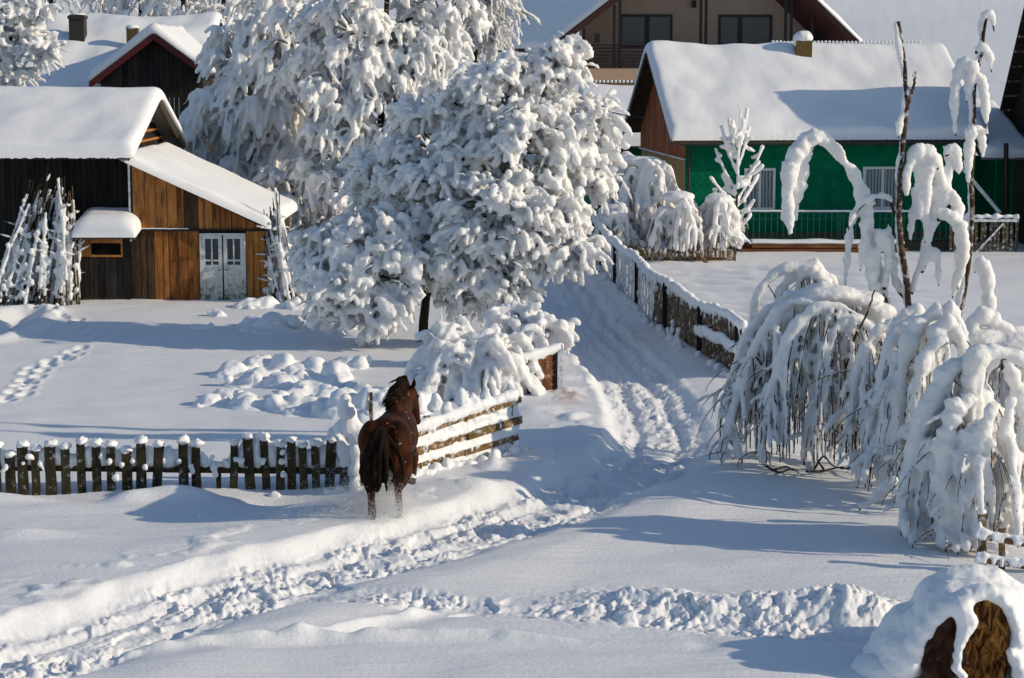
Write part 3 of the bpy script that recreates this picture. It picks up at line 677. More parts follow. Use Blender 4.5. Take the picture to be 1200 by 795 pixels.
# ------------------------------------------------------------------ chalet on the slope
def chalet():
    Y = 100.; t = thing('chalet', 'beige chalet with dark balcony and broad snowy gable roof on the slope', 'house', (8, Y, 0))
    YW = 101.6; yb0 = 100.0
    ap = P(850, -104, 99.2); lf = P(640, 58, 99.2); rt = P(1014, 56, 99.2)
    bz = kz(98, YW)
    topf = lambda x: (ap[2] - .35 - (ap[2] - lf[2]) / (ap[0] - lf[0]) * (ap[0] - x)) if x < ap[0] else (ap[2] - .35 - (ap[2] - rt[2]) / (rt[0] - ap[0]) * (x - ap[0]))
    xl, xr = kx(684, YW), kx(945, YW); zf = kz(82, YW)
    poly = [(xl, YW, 0), (xr, YW, 0), (xr, YW, topf(xr)), (ap[0], YW, topf(ap[0])), (xl, YW, topf(xl))]
    mb = MB(); mb.prism(poly, (0, .3, 0)); mb.box(xl, xl + .3, YW + .31, 110, 0, topf(xl)); mb.box(xr - .3, xr, YW + .31, 110, 0, topf(xr)); mb.build('wall', M['beige'], t)
    # dark boards standing in for the shaded gap under the right eave
    xr2 = kx(1000, YW); mb = MB(); boards(mb, xr + .01, xr2, cst(0), topf, YW - .6, .22, .05); mb.build('gap_shade_boards', M['dark_wood'], t)
    # balcony slab with pale face, brown lower band
    b0, b1 = kx(680, yb0), kx(948, yb0)
    mb = MB(); mb.box(b0, b1, yb0, YW - .002, kz(94.5, yb0), kz(80.5, yb0)); mb.build('balcony_floor', M['balcony_face'], t)
    mb = MB(); mb.box(b0 + .1, b1 - .1, yb0 + .3, YW - .003, kz(102, yb0), kz(94.6, yb0) - .002); mb.build('balcony_beam', M['ochre'], t)
    rl = thing if False else None
    mb = MB(); z0, z1 = kz(80, yb0), kz(52.5, yb0)
    for k in range(7): 
        z = z0 + .1 + (z1 - z0 - .16) * k / 6
        mb.box(b0 + .05, b1 - .05, yb0 + .05, yb0 + .085, z, z + .095 if k < 6 else z + .07)
    mb.build('balcony_railing', M['dark_brown'], t)
    for px in (683, 718, 724.5, 818, 824, 916, 922.5, 947):
        mb = MB(); x = kx(px, yb0); mb.box(x - .07, x + .07, yb0 + .09, yb0 + .21, z0, topf(x) - .05); mb.build('post', M['dark_brown'], t)
    for a, b, c, d in ((724, 785, 17, 56), (838, 900, 17.5, 54)):
        x0, x1, zt, zb = kx(a, YW), kx(b, YW), kz(c, YW), kz(d, YW); f = .13; mb = MB(); y0, y1 = YW - .06, YW - .004; xm = x0 + (x1 - x0) * (.52 if a == 724 else .40)
        mb.box(x0, x0 + f, y0, y1, zb, zt); mb.box(x1 - f, x1, y0, y1, zb, zt); mb.box(x0 + f, x1 - f, y0, y1, zt - f, zt); mb.box(x0 + f, x1 - f, y0, y1, zb, zb + f); mb.box(xm - .12, xm + .12, y0, y1, zb + f, zt - f)
        wn = mb.build('window', M['dark_brown'], t)
        for p, q in ((x0 + f, xm - .12), (xm + .12, x1 - f)):
            m2 = MB(); m2.box(p, q, YW - .03, YW - .006, zb + f, zt - f); m2.build('pane', M['glass'], wn)
    # roof planes, soffit, bargeboards
    A, Lp, Rp = ap, lf, rt; D = np.array([-7.5, 12., 0])
    mb = MB()
    for p, q in ((Lp, A), (A, Rp)): mb.prism([p - (0, 0, .14), q - (0, 0, .14), q, p], D)
    rf = mb.build('roof', M['maroon'], t)
    mb = MB()
    for p, q in ((Lp, A), (A, Rp)): mb.prism([p + (0, -.08, -.36), q + (0, -.08, -.36), q + (0, -.08, .04), p + (0, -.08, .04)], (0, .07, 0))
    mb.build('bargeboard', M['maroon'], t)
    up = np.array([0, -.15, .05])
    snow_patch('snow_cover', [Lp + up, A + up, Rp + up], [Lp + up + D, A + up + D, Rp + up + D], .3, rf, 60, 90, wob=.05, seed=23, ridge=.05)
    # purlin ends under the eaves, lamp
    for px, py in ((699, 42), (961, 50)):
        mb = MB(); p = P(px, py, yb0); mb.box(p[0] - .13, p[0] + .13, 99.4, YW - .61, p[2] - .35, p[2] + .1); mb.build('purlin', M['dark_brown'], t)
    p = P(813, 2, YW); mb = MB(); mb.box(p[0] - .1, p[0] + .1, YW - .25, YW - .003, p[2] - .15, p[2] + .05); mb.tube([(p[0], YW - .12, p[2] - .15), (p[0], YW - .12, p[2] - .3)], [.09, .12], 8); mb.build('wall_lamp', M['dark_brown'], t)
chalet()
# ------------------------------------------------------------------ low outbuilding between tree and green house
def outbuilding():
    t = thing('outbuilding', 'low green outbuilding with smooth snow roof left of the green house', 'shed', (4.2, 84, 0))
    x0, x1 = kx(682, 84), kx(775, 84); ye, yr = 82., 87.5; ze, zr = kz(172, 82), kz(103, 87.5)
    mb = MB(); mb.box(x0 + .3, x1, ye + .6, ye + .75, -.2, ze + .2); mb.prism([(x0 + .3, ye + .76, -.2), (x0 + .3, 92.4, -.2), (x0 + .3, 92.4, ze + .2), (x0 + .3, yr, zr - .1), (x0 + .3, ye + .76, ze + .2)], (.15, 0, 0)); mb.build('wall', M['green_wall'], t)
    mb = MB(); mb.prism([(x0, ye, ze), (x0, yr, zr), (x0, 93, ze), (x0, 93, ze - .08), (x0, yr, zr - .08), (x0, ye, ze - .08)], (x1 - x0, 0, 0)); rf = mb.build('roof', M['sheet'], t)
    snow_patch('snow_cover', [(x0 - .05, ye - .05, ze + .02), (x0 - .05, yr, zr + .02), (x0 - .05, 93.05, ze)], [(x1, ye - .05, ze + .02), (x1, yr, zr + .02), (x1, 93.05, ze)], .25, rf, 50, 50, wob=.05, seed=31)
    mb = MB(); mb.beam((x0 - .03, ye, ze - .1), (x0 - .03, yr, zr - .1), .05, .2); mb.build('bargeboard', M['red_wood'], t)
    rs = Tubes(); xs = np.linspace(x0, x1, 40)
    for x in xs[::2]: rs.ball((x, yr, zr + .27), (.06, .12, .07), 8, 6)
    rs.build('ridge_tiles', M['snow'], t)
outbuilding()
# ------------------------------------------------------------------ green house
def green_house():
    YE = 71.; p0 = np.array([kx(803, YE), YE, 0]); rot = math.radians(6.0)
    c, s = math.cos(rot), math.sin(rot)
    t = thing('house', 'green shingled house with brown plank gable and long snow roof', 'house', p0)
    def W(l, d, z): return np.array([p0[0] + l * c - d * s, p0[1] + l * s + d * c, z])    # along the front, depth, height
    LEN = 10.6; DEP = 9.6; ze = kz(166, YE) - .05; zr = 7.0
    def slab(mb, l0, l1, d0, d1, z0, z1): 
        mb.prism([W(l0, d0, z0), W(l1, d0, z0), W(l1, d1, z0), W(l0, d1, z0)], (0, 0, z1 - z0))
    mb = MB(); slab(mb, 0, LEN, 0, .2, .55, ze + .2); slab(mb, LEN - .2, LEN, .21, DEP, .55, ze + .2); slab(mb, 0, LEN - .21, DEP - .2, DEP, .55, ze + .2); mb.build('wall', M['green_wall'], t)
    mb = MB(); slab(mb, -.06, LEN + .06, -.06, DEP + .06, -.4, .548); mb.build('plinth', M['plinth'], t)
    # left gable: ochre plaster below, brown boards above
    mb = MB(); slab(mb, .0, .2, .21, DEP - .21, .55, 3.15); mb.build('plaster_wall', M['ochre'], t)
    mb = MB(); x = .1; hb = 3.2
    while x < DEP - .1:
        w_ = .17; a, b = x, min(x + w_ - .008, DEP - .1)
        tz = lambda d: ze + .25 + (zr - ze) * (1 - abs(d - DEP / 2) / (DEP / 2)) - .12
        mb.prism([W(-.04, a, hb), W(-.04, b, hb), W(-.04, b, max(hb + .05, tz(b))), W(-.04, a, max(hb + .05, tz(a)))], W(.12, 0, 0) - W(0, 0, 0)); x += w_
    mb.build('gable_boarding', M['gable_wood'], t)
    mb = MB(); mb.prism([W(-.1, .1, hb - .05), W(-.1, DEP - .1, hb - .05), W(-.1, DEP - .1, hb), W(-.1, .1, hb)], W(.2, 0, 0) - W(0, 0, 0)); gl = mb.build('gable_ledge', M['frost_wood'], t)
    # roof
    ov = .55; og = .6; fe, rg, be = (-ov, ze), (DEP / 2, zr), (DEP + ov, ze)
    def rp(l, k): d, z = (fe, rg, be)[k]; return W(l, d, z)
    mb = MB(); l0, l1 = -og, LEN + .25
    for a, b in ((0, 1), (1, 2)): mb.prism([rp(l0, a), rp(l0, b), rp(l0, b) + (0, 0, .1), rp(l0, a) + (0, 0, .1)], rp(l1, a) - rp(l0, a))
    rf = mb.build('roof', M['brown_wood'], t); z_ = np.array([0, 0, .1])
    snow_patch('snow_cover', [rp(l0 - .08, k) + z_ for k in range(3)], [rp(l1 + .05, k) + z_ for k in range(3)], .34, rf, 170, 80, wob=.07, seed=41, lip=.2, ridge=.06)
    rt = Tubes()
    for l in np.linspace(4.2, LEN - .7, 40): rt.ball(W(l, DEP / 2, zr + .36 + RNG.uniform(-.015, .015)), (.055, .1, .055), 8, 6)
    rt.build('ridge_tiles', M['snow'], t)
    mb = MB(); 
    for a, b in ((0, 1), (1, 2)): mb.prism([rp(l0 - .02, a) - (0, 0, .1), rp(l0 - .02, b) - (0, 0, .1), rp(l0 - .02, b) + (0, 0, .12), rp(l0 - .02, a) + (0, 0, .12)], W(-.04, 0, 0) - W(0, 0, 0))
    mb.build('bargeboard', M['brown_wood'], t)
    mb = MB(); mb.tube([W(-.4, -ov - .06, ze - .02), W(LEN + .2, -ov - .06, ze - .02)], .06, 8); mb.tube([W(.12, -ov - .06, ze - .03), W(.08, -.08, ze - .35), W(.08, -.08, .3)], .05, 8); mb.build('gutter', M['gutter'], t)
    # chimney
    q = P(941, 60, 75.6); mb = MB(); zt = kz(48, 75.6); mb.box(q[0] - .3, q[0] + .3, 75.3, 75.9, 6.4, zt); ch = mb.build('chimney', M['brick'], t)
    sn = Tubes(); sn.ball((q[0], 75.6, zt + .12), (.38, .38, .26)); sn.ball((q[0] - .3, 75.5, zt - .02), (.1, .2, .2)); sn.fuse('snow_cap', M['snow'], ch, .05, 2, ((4, .03),))
    # windows on the front
    for pa, pb, pt, pbt in ((869, 905.5, 197, 246), (1009, 1056, 196, 246)):
        l0 = (kx(pa, 71.6) - p0[0]) / c; l1 = (kx(pb, 71.6) - p0[0]) / c; z1, z0 = kz(pt, 71.4), kz(pbt, 71.4); f = .09; mb = MB()
        def wb(a, b, za, zb, d0=-.07, d1=-.003): mb.prism([W(a, d0, za), W(b, d0, za), W(b, d1, za), W(a, d1, za)], (0, 0, zb - za))
        wb(l0, l0 + f, z0, z1); wb(l1 - f, l1, z0, z1); wb(l0 + f, l1 - f, z1 - f, z1); wb(l0 + f, l1 - f, z0, z0 + f); lm = (l0 + l1) / 2; wb(lm - .05, lm + .05, z0 + f, z1 - f, -.06)
        wn = mb.build('window', M['white_paint'], t)
        for a, b in ((l0 + f, lm - .05), (lm + .05, l1 - f)):
            mb = MB(); wb(a, b, z0 + f, z1 - f, -.03, -.006); mb.build('pane', M['curtain_glass'], wn)
        mb = MB(); wb(l0 - .06, l1 + .06, z0 - .05, z0 - .002, -.14); mb.build('sill', M['white_paint'], wn)
    # porch at the right end
    pe = LEN + .3; mb = MB(); slab(mb, pe - .06, pe + 1.6, 1.2, 1.3, .0, 3.2); mb.build('porch_wall', M['green_wall'], t)
    mb = MB(); mb.prism([W(pe - .4, -1.0, 3.15), W(pe + 1.7, -1.0, 3.15), W(pe + 1.7, 3.6, 4.9), W(pe - .4, 3.6, 4.9)], (0, 0, .08)); pr = mb.build('porch_roof', M['sheet'], t)
    snow_patch('snow_cover', [W(pe - .3, -1.05, 3.24), W(pe - .3, 3.6, 5.0)], [W(pe + 1.6, -1.05, 3.24), W(pe + 1.6, 3.6, 5.0)], .28, pr, 40, 40, wob=.05, seed=44, lip=.1)
    mb = MB(); a = P(1127, 196, 70.3); b = P(1172, 250, 70.0); mb.tube([a, b], .07, 8); br = mb.build('porch_brace', M['frost_wood'], t)
    mb = MB(); mb.tube([P(1179, 168, 70.6), P(1179, 300, 70.6)], .09, 8); mb.build('porch_post', M['dark_brown'], t)
green_house()
# railing, plank stack and side fence in front of the green house
def railing():
    Y = 69.2; xa, xb = kx(850, Y), kx(1118, Y); t = thing('railing', 'green metal railing with frosted bars before the green house', 'railing', ((xa + xb) / 2, Y, 0))
    zt, zb = kz(249, Y), kz(281, Y); zm = kz(257, Y)
    mb = MB(); mb.box(xa, xb, Y - .02, Y + .02, zt - .03, zt + .02); mb.box(xa, xb, Y - .018, Y + .018, zm - .015, zm + .015); mb.box(xa, xb, Y - .02, Y + .02, zb, zb + .05); mb.build('rail', M['metal_green'], t)
    bars = MB(); n = 0
    for x in np.arange(xa + .12, xb, .21): bars.box(x - .011, x + .011, Y - .011, Y + .011, zb + .051, zt - .031)
    o = bars.build('bars', M['frost_metal'], t); tag(o, kind='stuff')
    for x in np.linspace(xa, xb, 5): mb = MB(); mb.box(x - .035, x + .035, Y + .022, Y + .09, -.2, zt + .03); mb.build('post', M['metal_green'], t)
    s = Tubes(); xs = np.linspace(xa, xb, 70); s.add(np.stack([xs, np.full(70, Y), zt + .045 + .012 * pn2(xs * 3, xs * 0)], 1), .035 + .02 * np.abs(pn2(xs * 2, xs * 0 + 4)), 6); s.build('snow_cover', M['snow'], t)
    mb = MB(); mb.box(xa, xb, Y + .12, Y + .3, -.3, zb - .06); mb.build('footing_wall', M['plinth'], t)
railing()
def plank_stack():
    Y = 67.6; t = thing('plank_stack', 'stack of red-brown planks under snow before the railing', 'timber', (kx(935, Y), Y, 0))
    r = np.random.default_rng(2); k = 0
    for z, n in ((.06, 5), (.2, 5), (.34, 4)):
        for i in range(n):
            mb = MB(); x0, x1 = kx(868 + r.uniform(-10, 16), Y), kx(1062 + r.uniform(-30, 6), Y); y = Y + i * .2 + r.uniform(-.04, .04); mb.box(x0, x1, y, y + .17, z + r.uniform(-.01, 0), z + .1); mb.build('plank', M['plank_pile'], t)
    s = Tubes(); xs = np.linspace(kx(880, Y), kx(1060, Y), 60); s.add(np.stack([xs, np.full(60, Y + .45), .50 + .03 * pn2(xs, xs * 0)], 1), np.full(60, .40), 10, .09 + .03 * pn2(xs * 1.3, xs * 0 + 5)); s.build('snow_cover', M['snow'], t)
plank_stack()
def side_fence():
    Y = 68.2; t = thing('side_fence', 'dark slat fence with a slanting brace beside the porch', 'fence', (kx(1150, Y), Y, 0)); r = np.random.default_rng(6)
    xa, xb = kx(1112, Y), kx(1192, Y); zt = kz(256, Y)
    for x in np.arange(xa, xb, .15):
        mb = MB(); j = r.uniform(-.05, .05); mb.prism([(x, Y, -.2), (x + .1, Y, -.2), (x + .1 + j, Y, zt + r.uniform(-.1, .05)), (x + j, Y, zt)], (0, .03, 0)); mb.build('slat', M['mid_wood'], t)
    mb = MB(); mb.box(xa, xb, Y - .06, Y - .005, zt - .12, zt - .03); mb.beam(P(1142, 298, Y - .05), P(1176, 262, Y - .05), .05, .06); mb.build('rail', M['frost_wood'], t)
    s = Tubes(); xs = np.linspace(xa, xb, 60); s.add(np.stack([xs, np.full(60, Y), zt + .06 + .03 * pn2(xs * 5, xs * 0)], 1), .075 + .06 * pn2(xs * 4, xs * 0 + 3), 7); s.build('snow_cover', M['snow'], t)
side_fence()
# ------------------------------------------------------------------ dark barn at the right edge
def dark_barn():
    t = thing('barn', 'tall black weathered barn at the right edge, snow on its roof', 'barn', (18.4, 70, 0))
    yr = 71.4; zr = 9.05; ye = 75.5; ze = 4.0; yf = 67.3; x0 = 18.25; x1 = 31.; xw = 18.75
    top = lambda y: zr - .3 - (zr - ze) * abs(y - yr) / (ye - yr)
    mb = MB(); boards(mb, yf + .6, ye - .8, cst(-.3), top, xw, .22, .05, axis='y', jit=.02); mb.build('gable_wall', M['dark_wood'], t)
    mb = MB(); boards(mb, xw + .06, x1 - .5, cst(-.3), cst(ze + .3), yf + .6, .22, .05); mb.box(xw + .06, x1 - .5, ye - .85, ye - .8, -.3, ze + .4); mb.box(x1 - .55, x1 - .5, yf + .66, ye - .86, -.3, ze + .4); mb.build('wall', M['dark_wood'], t)
    mb = MB(); pr = [(yf, ze), (yr, zr), (ye, ze)]
    for (a, b), (c, d) in zip(pr[:-1], pr[1:]): mb.prism([(x0, a, b), (x0, c, d), (x0, c, d + .08), (x0, a, b + .08)], (x1 - x0, 0, 0))
    rf = mb.build('roof', M['dark_wood_x'], t)
    mb = MB()
    for y in np.linspace(yr + .3, ye - .3, 9): z = zr - (zr - ze) * (y - yr) / (ye - yr); mb.box(x0 + .02, xw + 1, y - .04, y + .04, z - .12, z - .04)
    mb.build('batten', M['mid_wood'], t)
    snow_patch('snow_cover', [(x0 + .12, a, b + .09) for a, b in pr], [(x1, a, b + .09) for a, b in pr], .3, rf, 60, 60, wob=.06, seed=51)
    mb = MB(); mb.box(xw - .08, xw - .003, yf + .8, ye - 1, 3.9, 4.05); mb.build('wall_beam', M['mid_wood'], t)
dark_barn()
# cable to the gable
mb = MB(); a, b = P(655, 97, 80), P(757, 138, 76.5); pts = [a + (b - a) * k / 14 + np.array([0, 0, -.35 * math.sin(k / 14 * math.pi)]) for k in range(15)]
o = mb.tube(pts, .022, 6).build('power_cable', M['cable'], at=b); tag(o, 'thin dark power cable running from the tree to the brown gable', 'cable')
# ------------------------------------------------------------------ fences
M['snow_cap'] = M['snow']
def lump(c, r, seed=0, nu=16, nv=11, amp=.16, freq=3.2):
    """a lumpy rounded cap"""
    t = np.linspace(-1, 1, nv) * math.pi / 2; a = np.arange(nu) / nu * 2 * math.pi
    d = np.stack([np.cos(t)[:, None] * np.cos(a), np.cos(t)[:, None] * np.sin(a), np.sin(t)[:, None] * np.ones(nu)], -1).reshape(-1, 3)
    k = 1 + amp * pn3(d * freq * .5 + seed * 3.7) + amp * .5 * pn3(d * freq + seed * 1.3)
    V = d * k[:, None] * np.asarray(r) + np.asarray(c, float)
    i = (np.arange(nv - 1) * nu)[:, None]; j = np.arange(nu)[None]; j2 = (j + 1) % nu
    return V, np.stack([i + j, i + j2, i + nu + j2, i + nu + j], -1).reshape(-1, 4)
def picket_mesh(x, y, z0, z1, w, lean, taper, rr):
    """rough split picket, slightly irregular"""
    n = 5; V = []; th = rr.uniform(.035, .06)
    for k in range(n):
        f = k / (n - 1); z = z0 + (z1 - z0) * f; ww = w * (1 - taper * f) * rr.uniform(.92, 1.06); cx = x + lean * f + rr.uniform(-.006, .006)
        for dx, dy in ((-.5, -.5), (.5, -.5), (.5, .5), (-.5, .5)): V.append((cx + dx * ww, y + dy * th + rr.uniform(-.004, .004), z + rr.uniform(-.01, .01) * (k == n - 1) * 3))
    F = [(3, 2, 1, 0)] + [(k * 4 + a, k * 4 + (a + 1) % 4, k * 4 + 4 + (a + 1) % 4, k * 4 + 4 + a) for k in range(n - 1) for a in range(4)] + [(n * 4 - 4, n * 4 - 3, n * 4 - 2, n * 4 - 1)]
    return V, F
def picket_fence():
    Y = 30.6; rr = np.random.default_rng(31)
    spec = [(-62 - 17 * k, 524 + 3 * (k * 7 % 4 - 1.5), 566, 0) for k in range(8)] + [(-46, 528, 568, 0), (-30, 526, 567, 0), (-13, 524, 566, 0), (3, 534, 565, 0), (18, 523, 565, 0), (33, 527, 567, 0), (51, 522, 571, 0), (69, 525, 576, 0), (87.5, 519, 580, 0), (106, 521, 580, 0), (123, 523, 579, 0), (142, 529, 575, 0), (159, 518, 571, 0), (177, 523, 569, -7), (209, 518, 561, 0), (224, 522, 561, 0),
            (251, 546, 564, 0), (269, 520, 567, -2), (288, 513, 575, 4), (307, 514, 583, 3), (324, 522, 586, -2), (338, 517, 588, 1), (352, 523, 585, 2), (367, 521, 582, 1), (383, 517, 586, -5), (398, 548, 586, -5), (405, 556, 586, 6)]
    t = thing('picket_fence', 'weathered picket fence with snow capped pickets left of the horse', 'fence', (kx(190, Y), Y, 0))
    xa, xb = kx(-196, Y), kx(408, Y)
    zr = kz(549, Y)
    mb = MB(); 
    mb.beam((xa, Y + .07, zr + .02), (kx(190, Y), Y + .07, zr - .03), .05, .09); mb.beam((kx(186, Y), Y + .075, zr - .03), (xb, Y + .07, zr - .06), .05, .1); mb.build('rail', M['picket_wood'], t)
    for px, pt, pb, ln in spec:
        x = kx(px + ln * .5, Y); z1 = kz(pt, Y); z0 = -.55; w = .155 * rr.uniform(.82, 1.15) * (.55 if px == 251 else 1)
        V, F = picket_mesh(x, Y, z0, z1, w, -ln / 2330 * Y * -1.0 * -1, rr.uniform(.0, .18), rr); p = make('picket', V, F, M['picket_wood'], t)
        if px in (398, 405): continue
        xt = x - ln / 2330 * Y * 1.0
        T = Tubes(); r_ = rr.uniform(.072, .098) * (.7 if px == 251 else 1)
        V, F = lump((xt + rr.uniform(-.01, .02), Y + .02, z1 + r_ * .3), (r_ * 1.1, r_ * 1.35, r_ * .72), seed=px * .7, amp=.42, freq=2.6)
        V[:, 2] = np.maximum(V[:, 2], z1 - .05 + .03 * pn2(V[:, 0] * 20, V[:, 1] * 20 + px)); o = make_np('snow_cap', V, F, M['snow'], p)
    # snow lodged on the rail and hanging between the pickets, one ragged mass
    T = Tubes(); xs = np.arange(xa, xb, .045)
    for x in xs:
        pxx = 600 + x * 2330 / Y
        gap = 190 < pxx < 205 or 236 < pxx < 262
        sp_ = sorted(spec); top = np.interp(x, [kx(s[0], Y) for s in sp_], [kz(s[1] + 6, Y) for s in sp_])
        h = max(.08, (top - zr + .05) * (1.0 + .4 * float(pn2(np.array([x * 2.4]), np.array([1.]))[0])) * (.75 if gap else 1))
        T.ball((x + rr.uniform(-.02, .02), Y + .12 + rr.uniform(-.02, .03), zr + h * .42), (.065, rr.uniform(.10, .14), h * .55), 8, 7)
        if rr.random() < .07: T.ball((x, Y + rr.uniform(-.06, 0), zr + rr.uniform(-.05, .2)), rr.uniform(.035, .07), 8, 6)
    for px, py in ((143, 545), (224, 547), (226, 553), (128, 541), (209, 541), (136, 560), (170, 548), (251, 548), (253, 556), (308, 541), (331, 530), (332, 556)):
        p = P(px, py, Y - .06); T.ball(p, rr.uniform(.05, .075) * np.array([1, 1, 1.1]), 8, 6)
    for px in (319, 322, 384, 399): p = P(px, 584, Y - .2); T.ball((p[0], p[1], hz(p[0], p[1]) + .01), rr.uniform(.06, .08) * np.array([1.4, 1, .9]), 8, 6)
    T.fuse('snow_cover', M['snow'], t, .028, 3, ((6, .02), (15, .012)))
picket_fence()
def rail_fence():
    t = thing('plank_fence', 'horizontal plank fence caked in snow right of the horse', 'fence', (-.6, 32.6, 0)); rr = np.random.default_rng(8)
    a, b = G(425, 580), G(607, 538)
    a = a + (b - a) * .0
    def at(f, z, off=0.): p = a + (b - a) * f; n = np.array([-(b - a)[1], (b - a)[0], 0]); n /= np.linalg.norm(n); return np.array([p[0], p[1], z]) - n * -off
    def zz(px, py):   # height on the fence plane for a pixel
        f = 0.5
        for _ in range(12):
            p = a + (b - a) * f; x = P(px, py, p[1])[0]; f = (x - a[0]) / (b - a)[0]
        return f, P(px, py, (a + (b - a) * f)[1])[2]
    pl = [((428, 530), (607, 469), .10), ((428, 548), (608, 492), .13), ((428, 564), (604, 513), .10), ((428, 578), (543, 546), .13), ((575, 541), (604, 527), .10)]
    segs = []
    for (p, q, h) in pl:
        (f0, z0), (f1, z1) = zz(*p), zz(*q); segs.append((f0, z0, f1, z1, h))
        m = MB(); n = max(2, int((f1 - f0) * 4)); 
        for k in range(n):
            g0, g1 = f0 + (f1 - f0) * (k - .06) / n, f0 + (f1 - f0) * (k + 1.06) / n; y0 = z0 + (z1 - z0) * (g0 - f0) / (f1 - f0); y1 = z0 + (z1 - z0) * (g1 - f0) / (f1 - f0)
            o = .004 * (k % 2); m = MB(); m.beam(at(g0, y0 + rr.uniform(-.02, .02), o * 6), at(g1, y1 + rr.uniform(-.02, .02), o * 6), .035, h); m.build('plank', M['rail_wood'], t)
    for f, zt in ((.06, .95), (.42, 1.02), (.66, 1.08), (.97, 1.05)):
        m = MB(); m.beam(at(f, -.3, .09), at(f, zt, .09), .11, .11, up=(0, 1, 0)); p = m.build('post', M['rail_wood'], t)
    T = Tubes(); K = 46
    for i, (f0, z0, f1, z1, h) in enumerate(segs):
        fs = np.linspace(f0, f1, K); zs = z0 + (z1 - z0) * (fs - f0) / (f1 - f0) + h * .5
        n1 = pn2(fs * 9 + i * 5, fs * 0 + i); rad = (.085 if i == 0 else .05) + .04 * n1
        C = np.array([at(f, z + (.05 if i == 0 else .015) + .02 * k, .03) for f, z, k in zip(fs, zs, n1)]); T.add(C, np.clip(rad, .025, .2), 8, np.clip(rad * (1.15 if i == 0 else .8), .02, .2))
        for f, z in zip(fs[::1], zs[::1]):
            if rr.random() < .12: T.ball(at(f, z - h * rr.uniform(.1, 1.0), -.02), (.03, .03, rr.uniform(.03, .08)), 6, 5)
            if rr.random() < .8: T.ball(at(f, z - h - rr.uniform(.03, .1), .05), (.07, .05, rr.uniform(.05, .09)), 6, 5)
    # drift lodged behind the planks
    for f in np.linspace(-.02, 1.0, 60):
        for z in (.15, .42, .66): T.ball(at(f, z + (.08 * f), .10 + rr.uniform(-.02, .02)), (.1, .07, .15), 7, 5)
    for f in np.linspace(.25, 1.0, 34): T.ball(at(f, rr.uniform(.02, .16) + .05, -.06 - rr.uniform(0, .14)), rr.uniform(.05, .12), 7, 5)
    # pointed caps standing over the top plank
    for px, py, r, h in ((498, 474, .12, .2), (517, 473, .12, .16), (437, 473, .07, .30), (410, 478, .15, .20), (530, 480, .1, .1), (548, 467, .14, .12), (560, 472, .14, .1), (575, 463, .1, .1), (606, 463, .13, .16), (598, 470, .1, .15)):
        f, z = zz(px, py); 
        for k in range(5): T.ball(at(f + rr.uniform(-.006, .006), z - h * .5 + h * k / 4, .12 + rr.uniform(-.02, .02)), (r * (1 - .09 * k), r * (1 - .09 * k), r * .75), 8, 6)
    T.fuse('snow_cover', M['snow'], t, .026, 3, ((5, .02), (13, .014)))
    m = MB(); f, z = zz(437, 470); m.beam(at(f, .5, .04), at(f, z + .13, .04), .05, .05, up=(0, 1, 0)); m.build('stake', M['mid_wood'], t)
rail_fence()
def corner_drift():
    """heap of snow where the two fences meet"""
    T = Tubes(); Y = 30.7; rr = np.random.default_rng(3)
    for px, py, r in ((402, 505, .16), (410, 500, .18), (420, 512, .2), (412, 525, .2), (424, 530, .2), (403, 520, .13), (416, 545, .19), (424, 560, .2), (414, 565, .16), (420, 580, .2), (428, 590, .22), (412, 485, .10), (411, 478, .07), (395, 512, .1), (388, 508, .08), (432, 545, .2), (434, 520, .17), (436, 575, .2)):
        p = P(px, py, Y + .15); T.ball(p, (r, r * 1.2, r * 1.15), 10, 8)
    for px, y0, y1 in ((399, 515, 555), (407, 520, 585), (413, 540, 590), (393, 510, 535), (420, 520, 590)):
        p, q = P(px, y0, Y - .02), P(px + 3, y1, Y - .02); T.add(bez([p, (p + q) / 2 + (.02, -.03, 0), q], 8), np.array([.08, .09, .085, .08, .075, .07, .06, .04]), 8)
    o = T.fuse('snow_heap', M['snow'], None, .03, 4, ((5, .025), (13, .012)), at=P(412, 590, Y))
    tag(o, 'snow heaped over the fence corner at the left of the horse', 'snow heap')
corner_drift()
def board_panel():
    Y = G(640, 463)[1]; t = thing('board_fence', 'short rusty brown board fence end with a pale post beside the lane', 'fence', (kx(640, Y), Y, 0)); rr = np.random.default_rng(5)
    a, b = P(616, 444, Y - .4), P(653, 455, Y); a[2] = b[2] = 0
    for k in range(9):
        f0, f1 = k / 9, (k + .93) / 9; p, q = a + (b - a) * f0, a + (b - a) * f1; z = kz(412, Y) + rr.uniform(-.04, .04) - (1 - f0) * .12
        m = MB(); m.prism([p - (0, 0, .3), q - (0, 0, .3), q + (0, 0, z), p + (0, 0, z)], (0.01, .035, 0)); bd = m.build('board', M['red_wood'], t)
    m = MB(); m.beam(b + (.06, -.02, -.3), b + (.06, -.02, kz(404, Y)), .1, .1, up=(0, 1, 0)); m.build('post', M['frost_wood'], t)
    m = MB(); m.beam(b + (-.02, -.05, -.3), b + (-.02, -.05, kz(406, Y)), .045, .05, up=(0, 1, 0)); m.build('post', M['dark_wood'], t)
    T = Tubes(); 
    for f in np.linspace(-.05, 1.1, 26):
        p = a + (b - a) * f; z = kz(409, Y) - (1 - f) * .12; T.ball((p[0], p[1], z + .03), (.08, .12, .09), 8, 6)
        if rr.random() < .75: L_ = rr.uniform(.05, .18); T.add(np.array([(p[0], p[1] - .05, z + .02), (p[0], p[1] - .055, z - L_ * .5), (p[0], p[1] - .05, z - L_)]), np.array([.03, .022, .008]), 6)
    T.fuse('snow_cover', M['snow'], t, .028, 2, ((6, .02),))
board_panel()
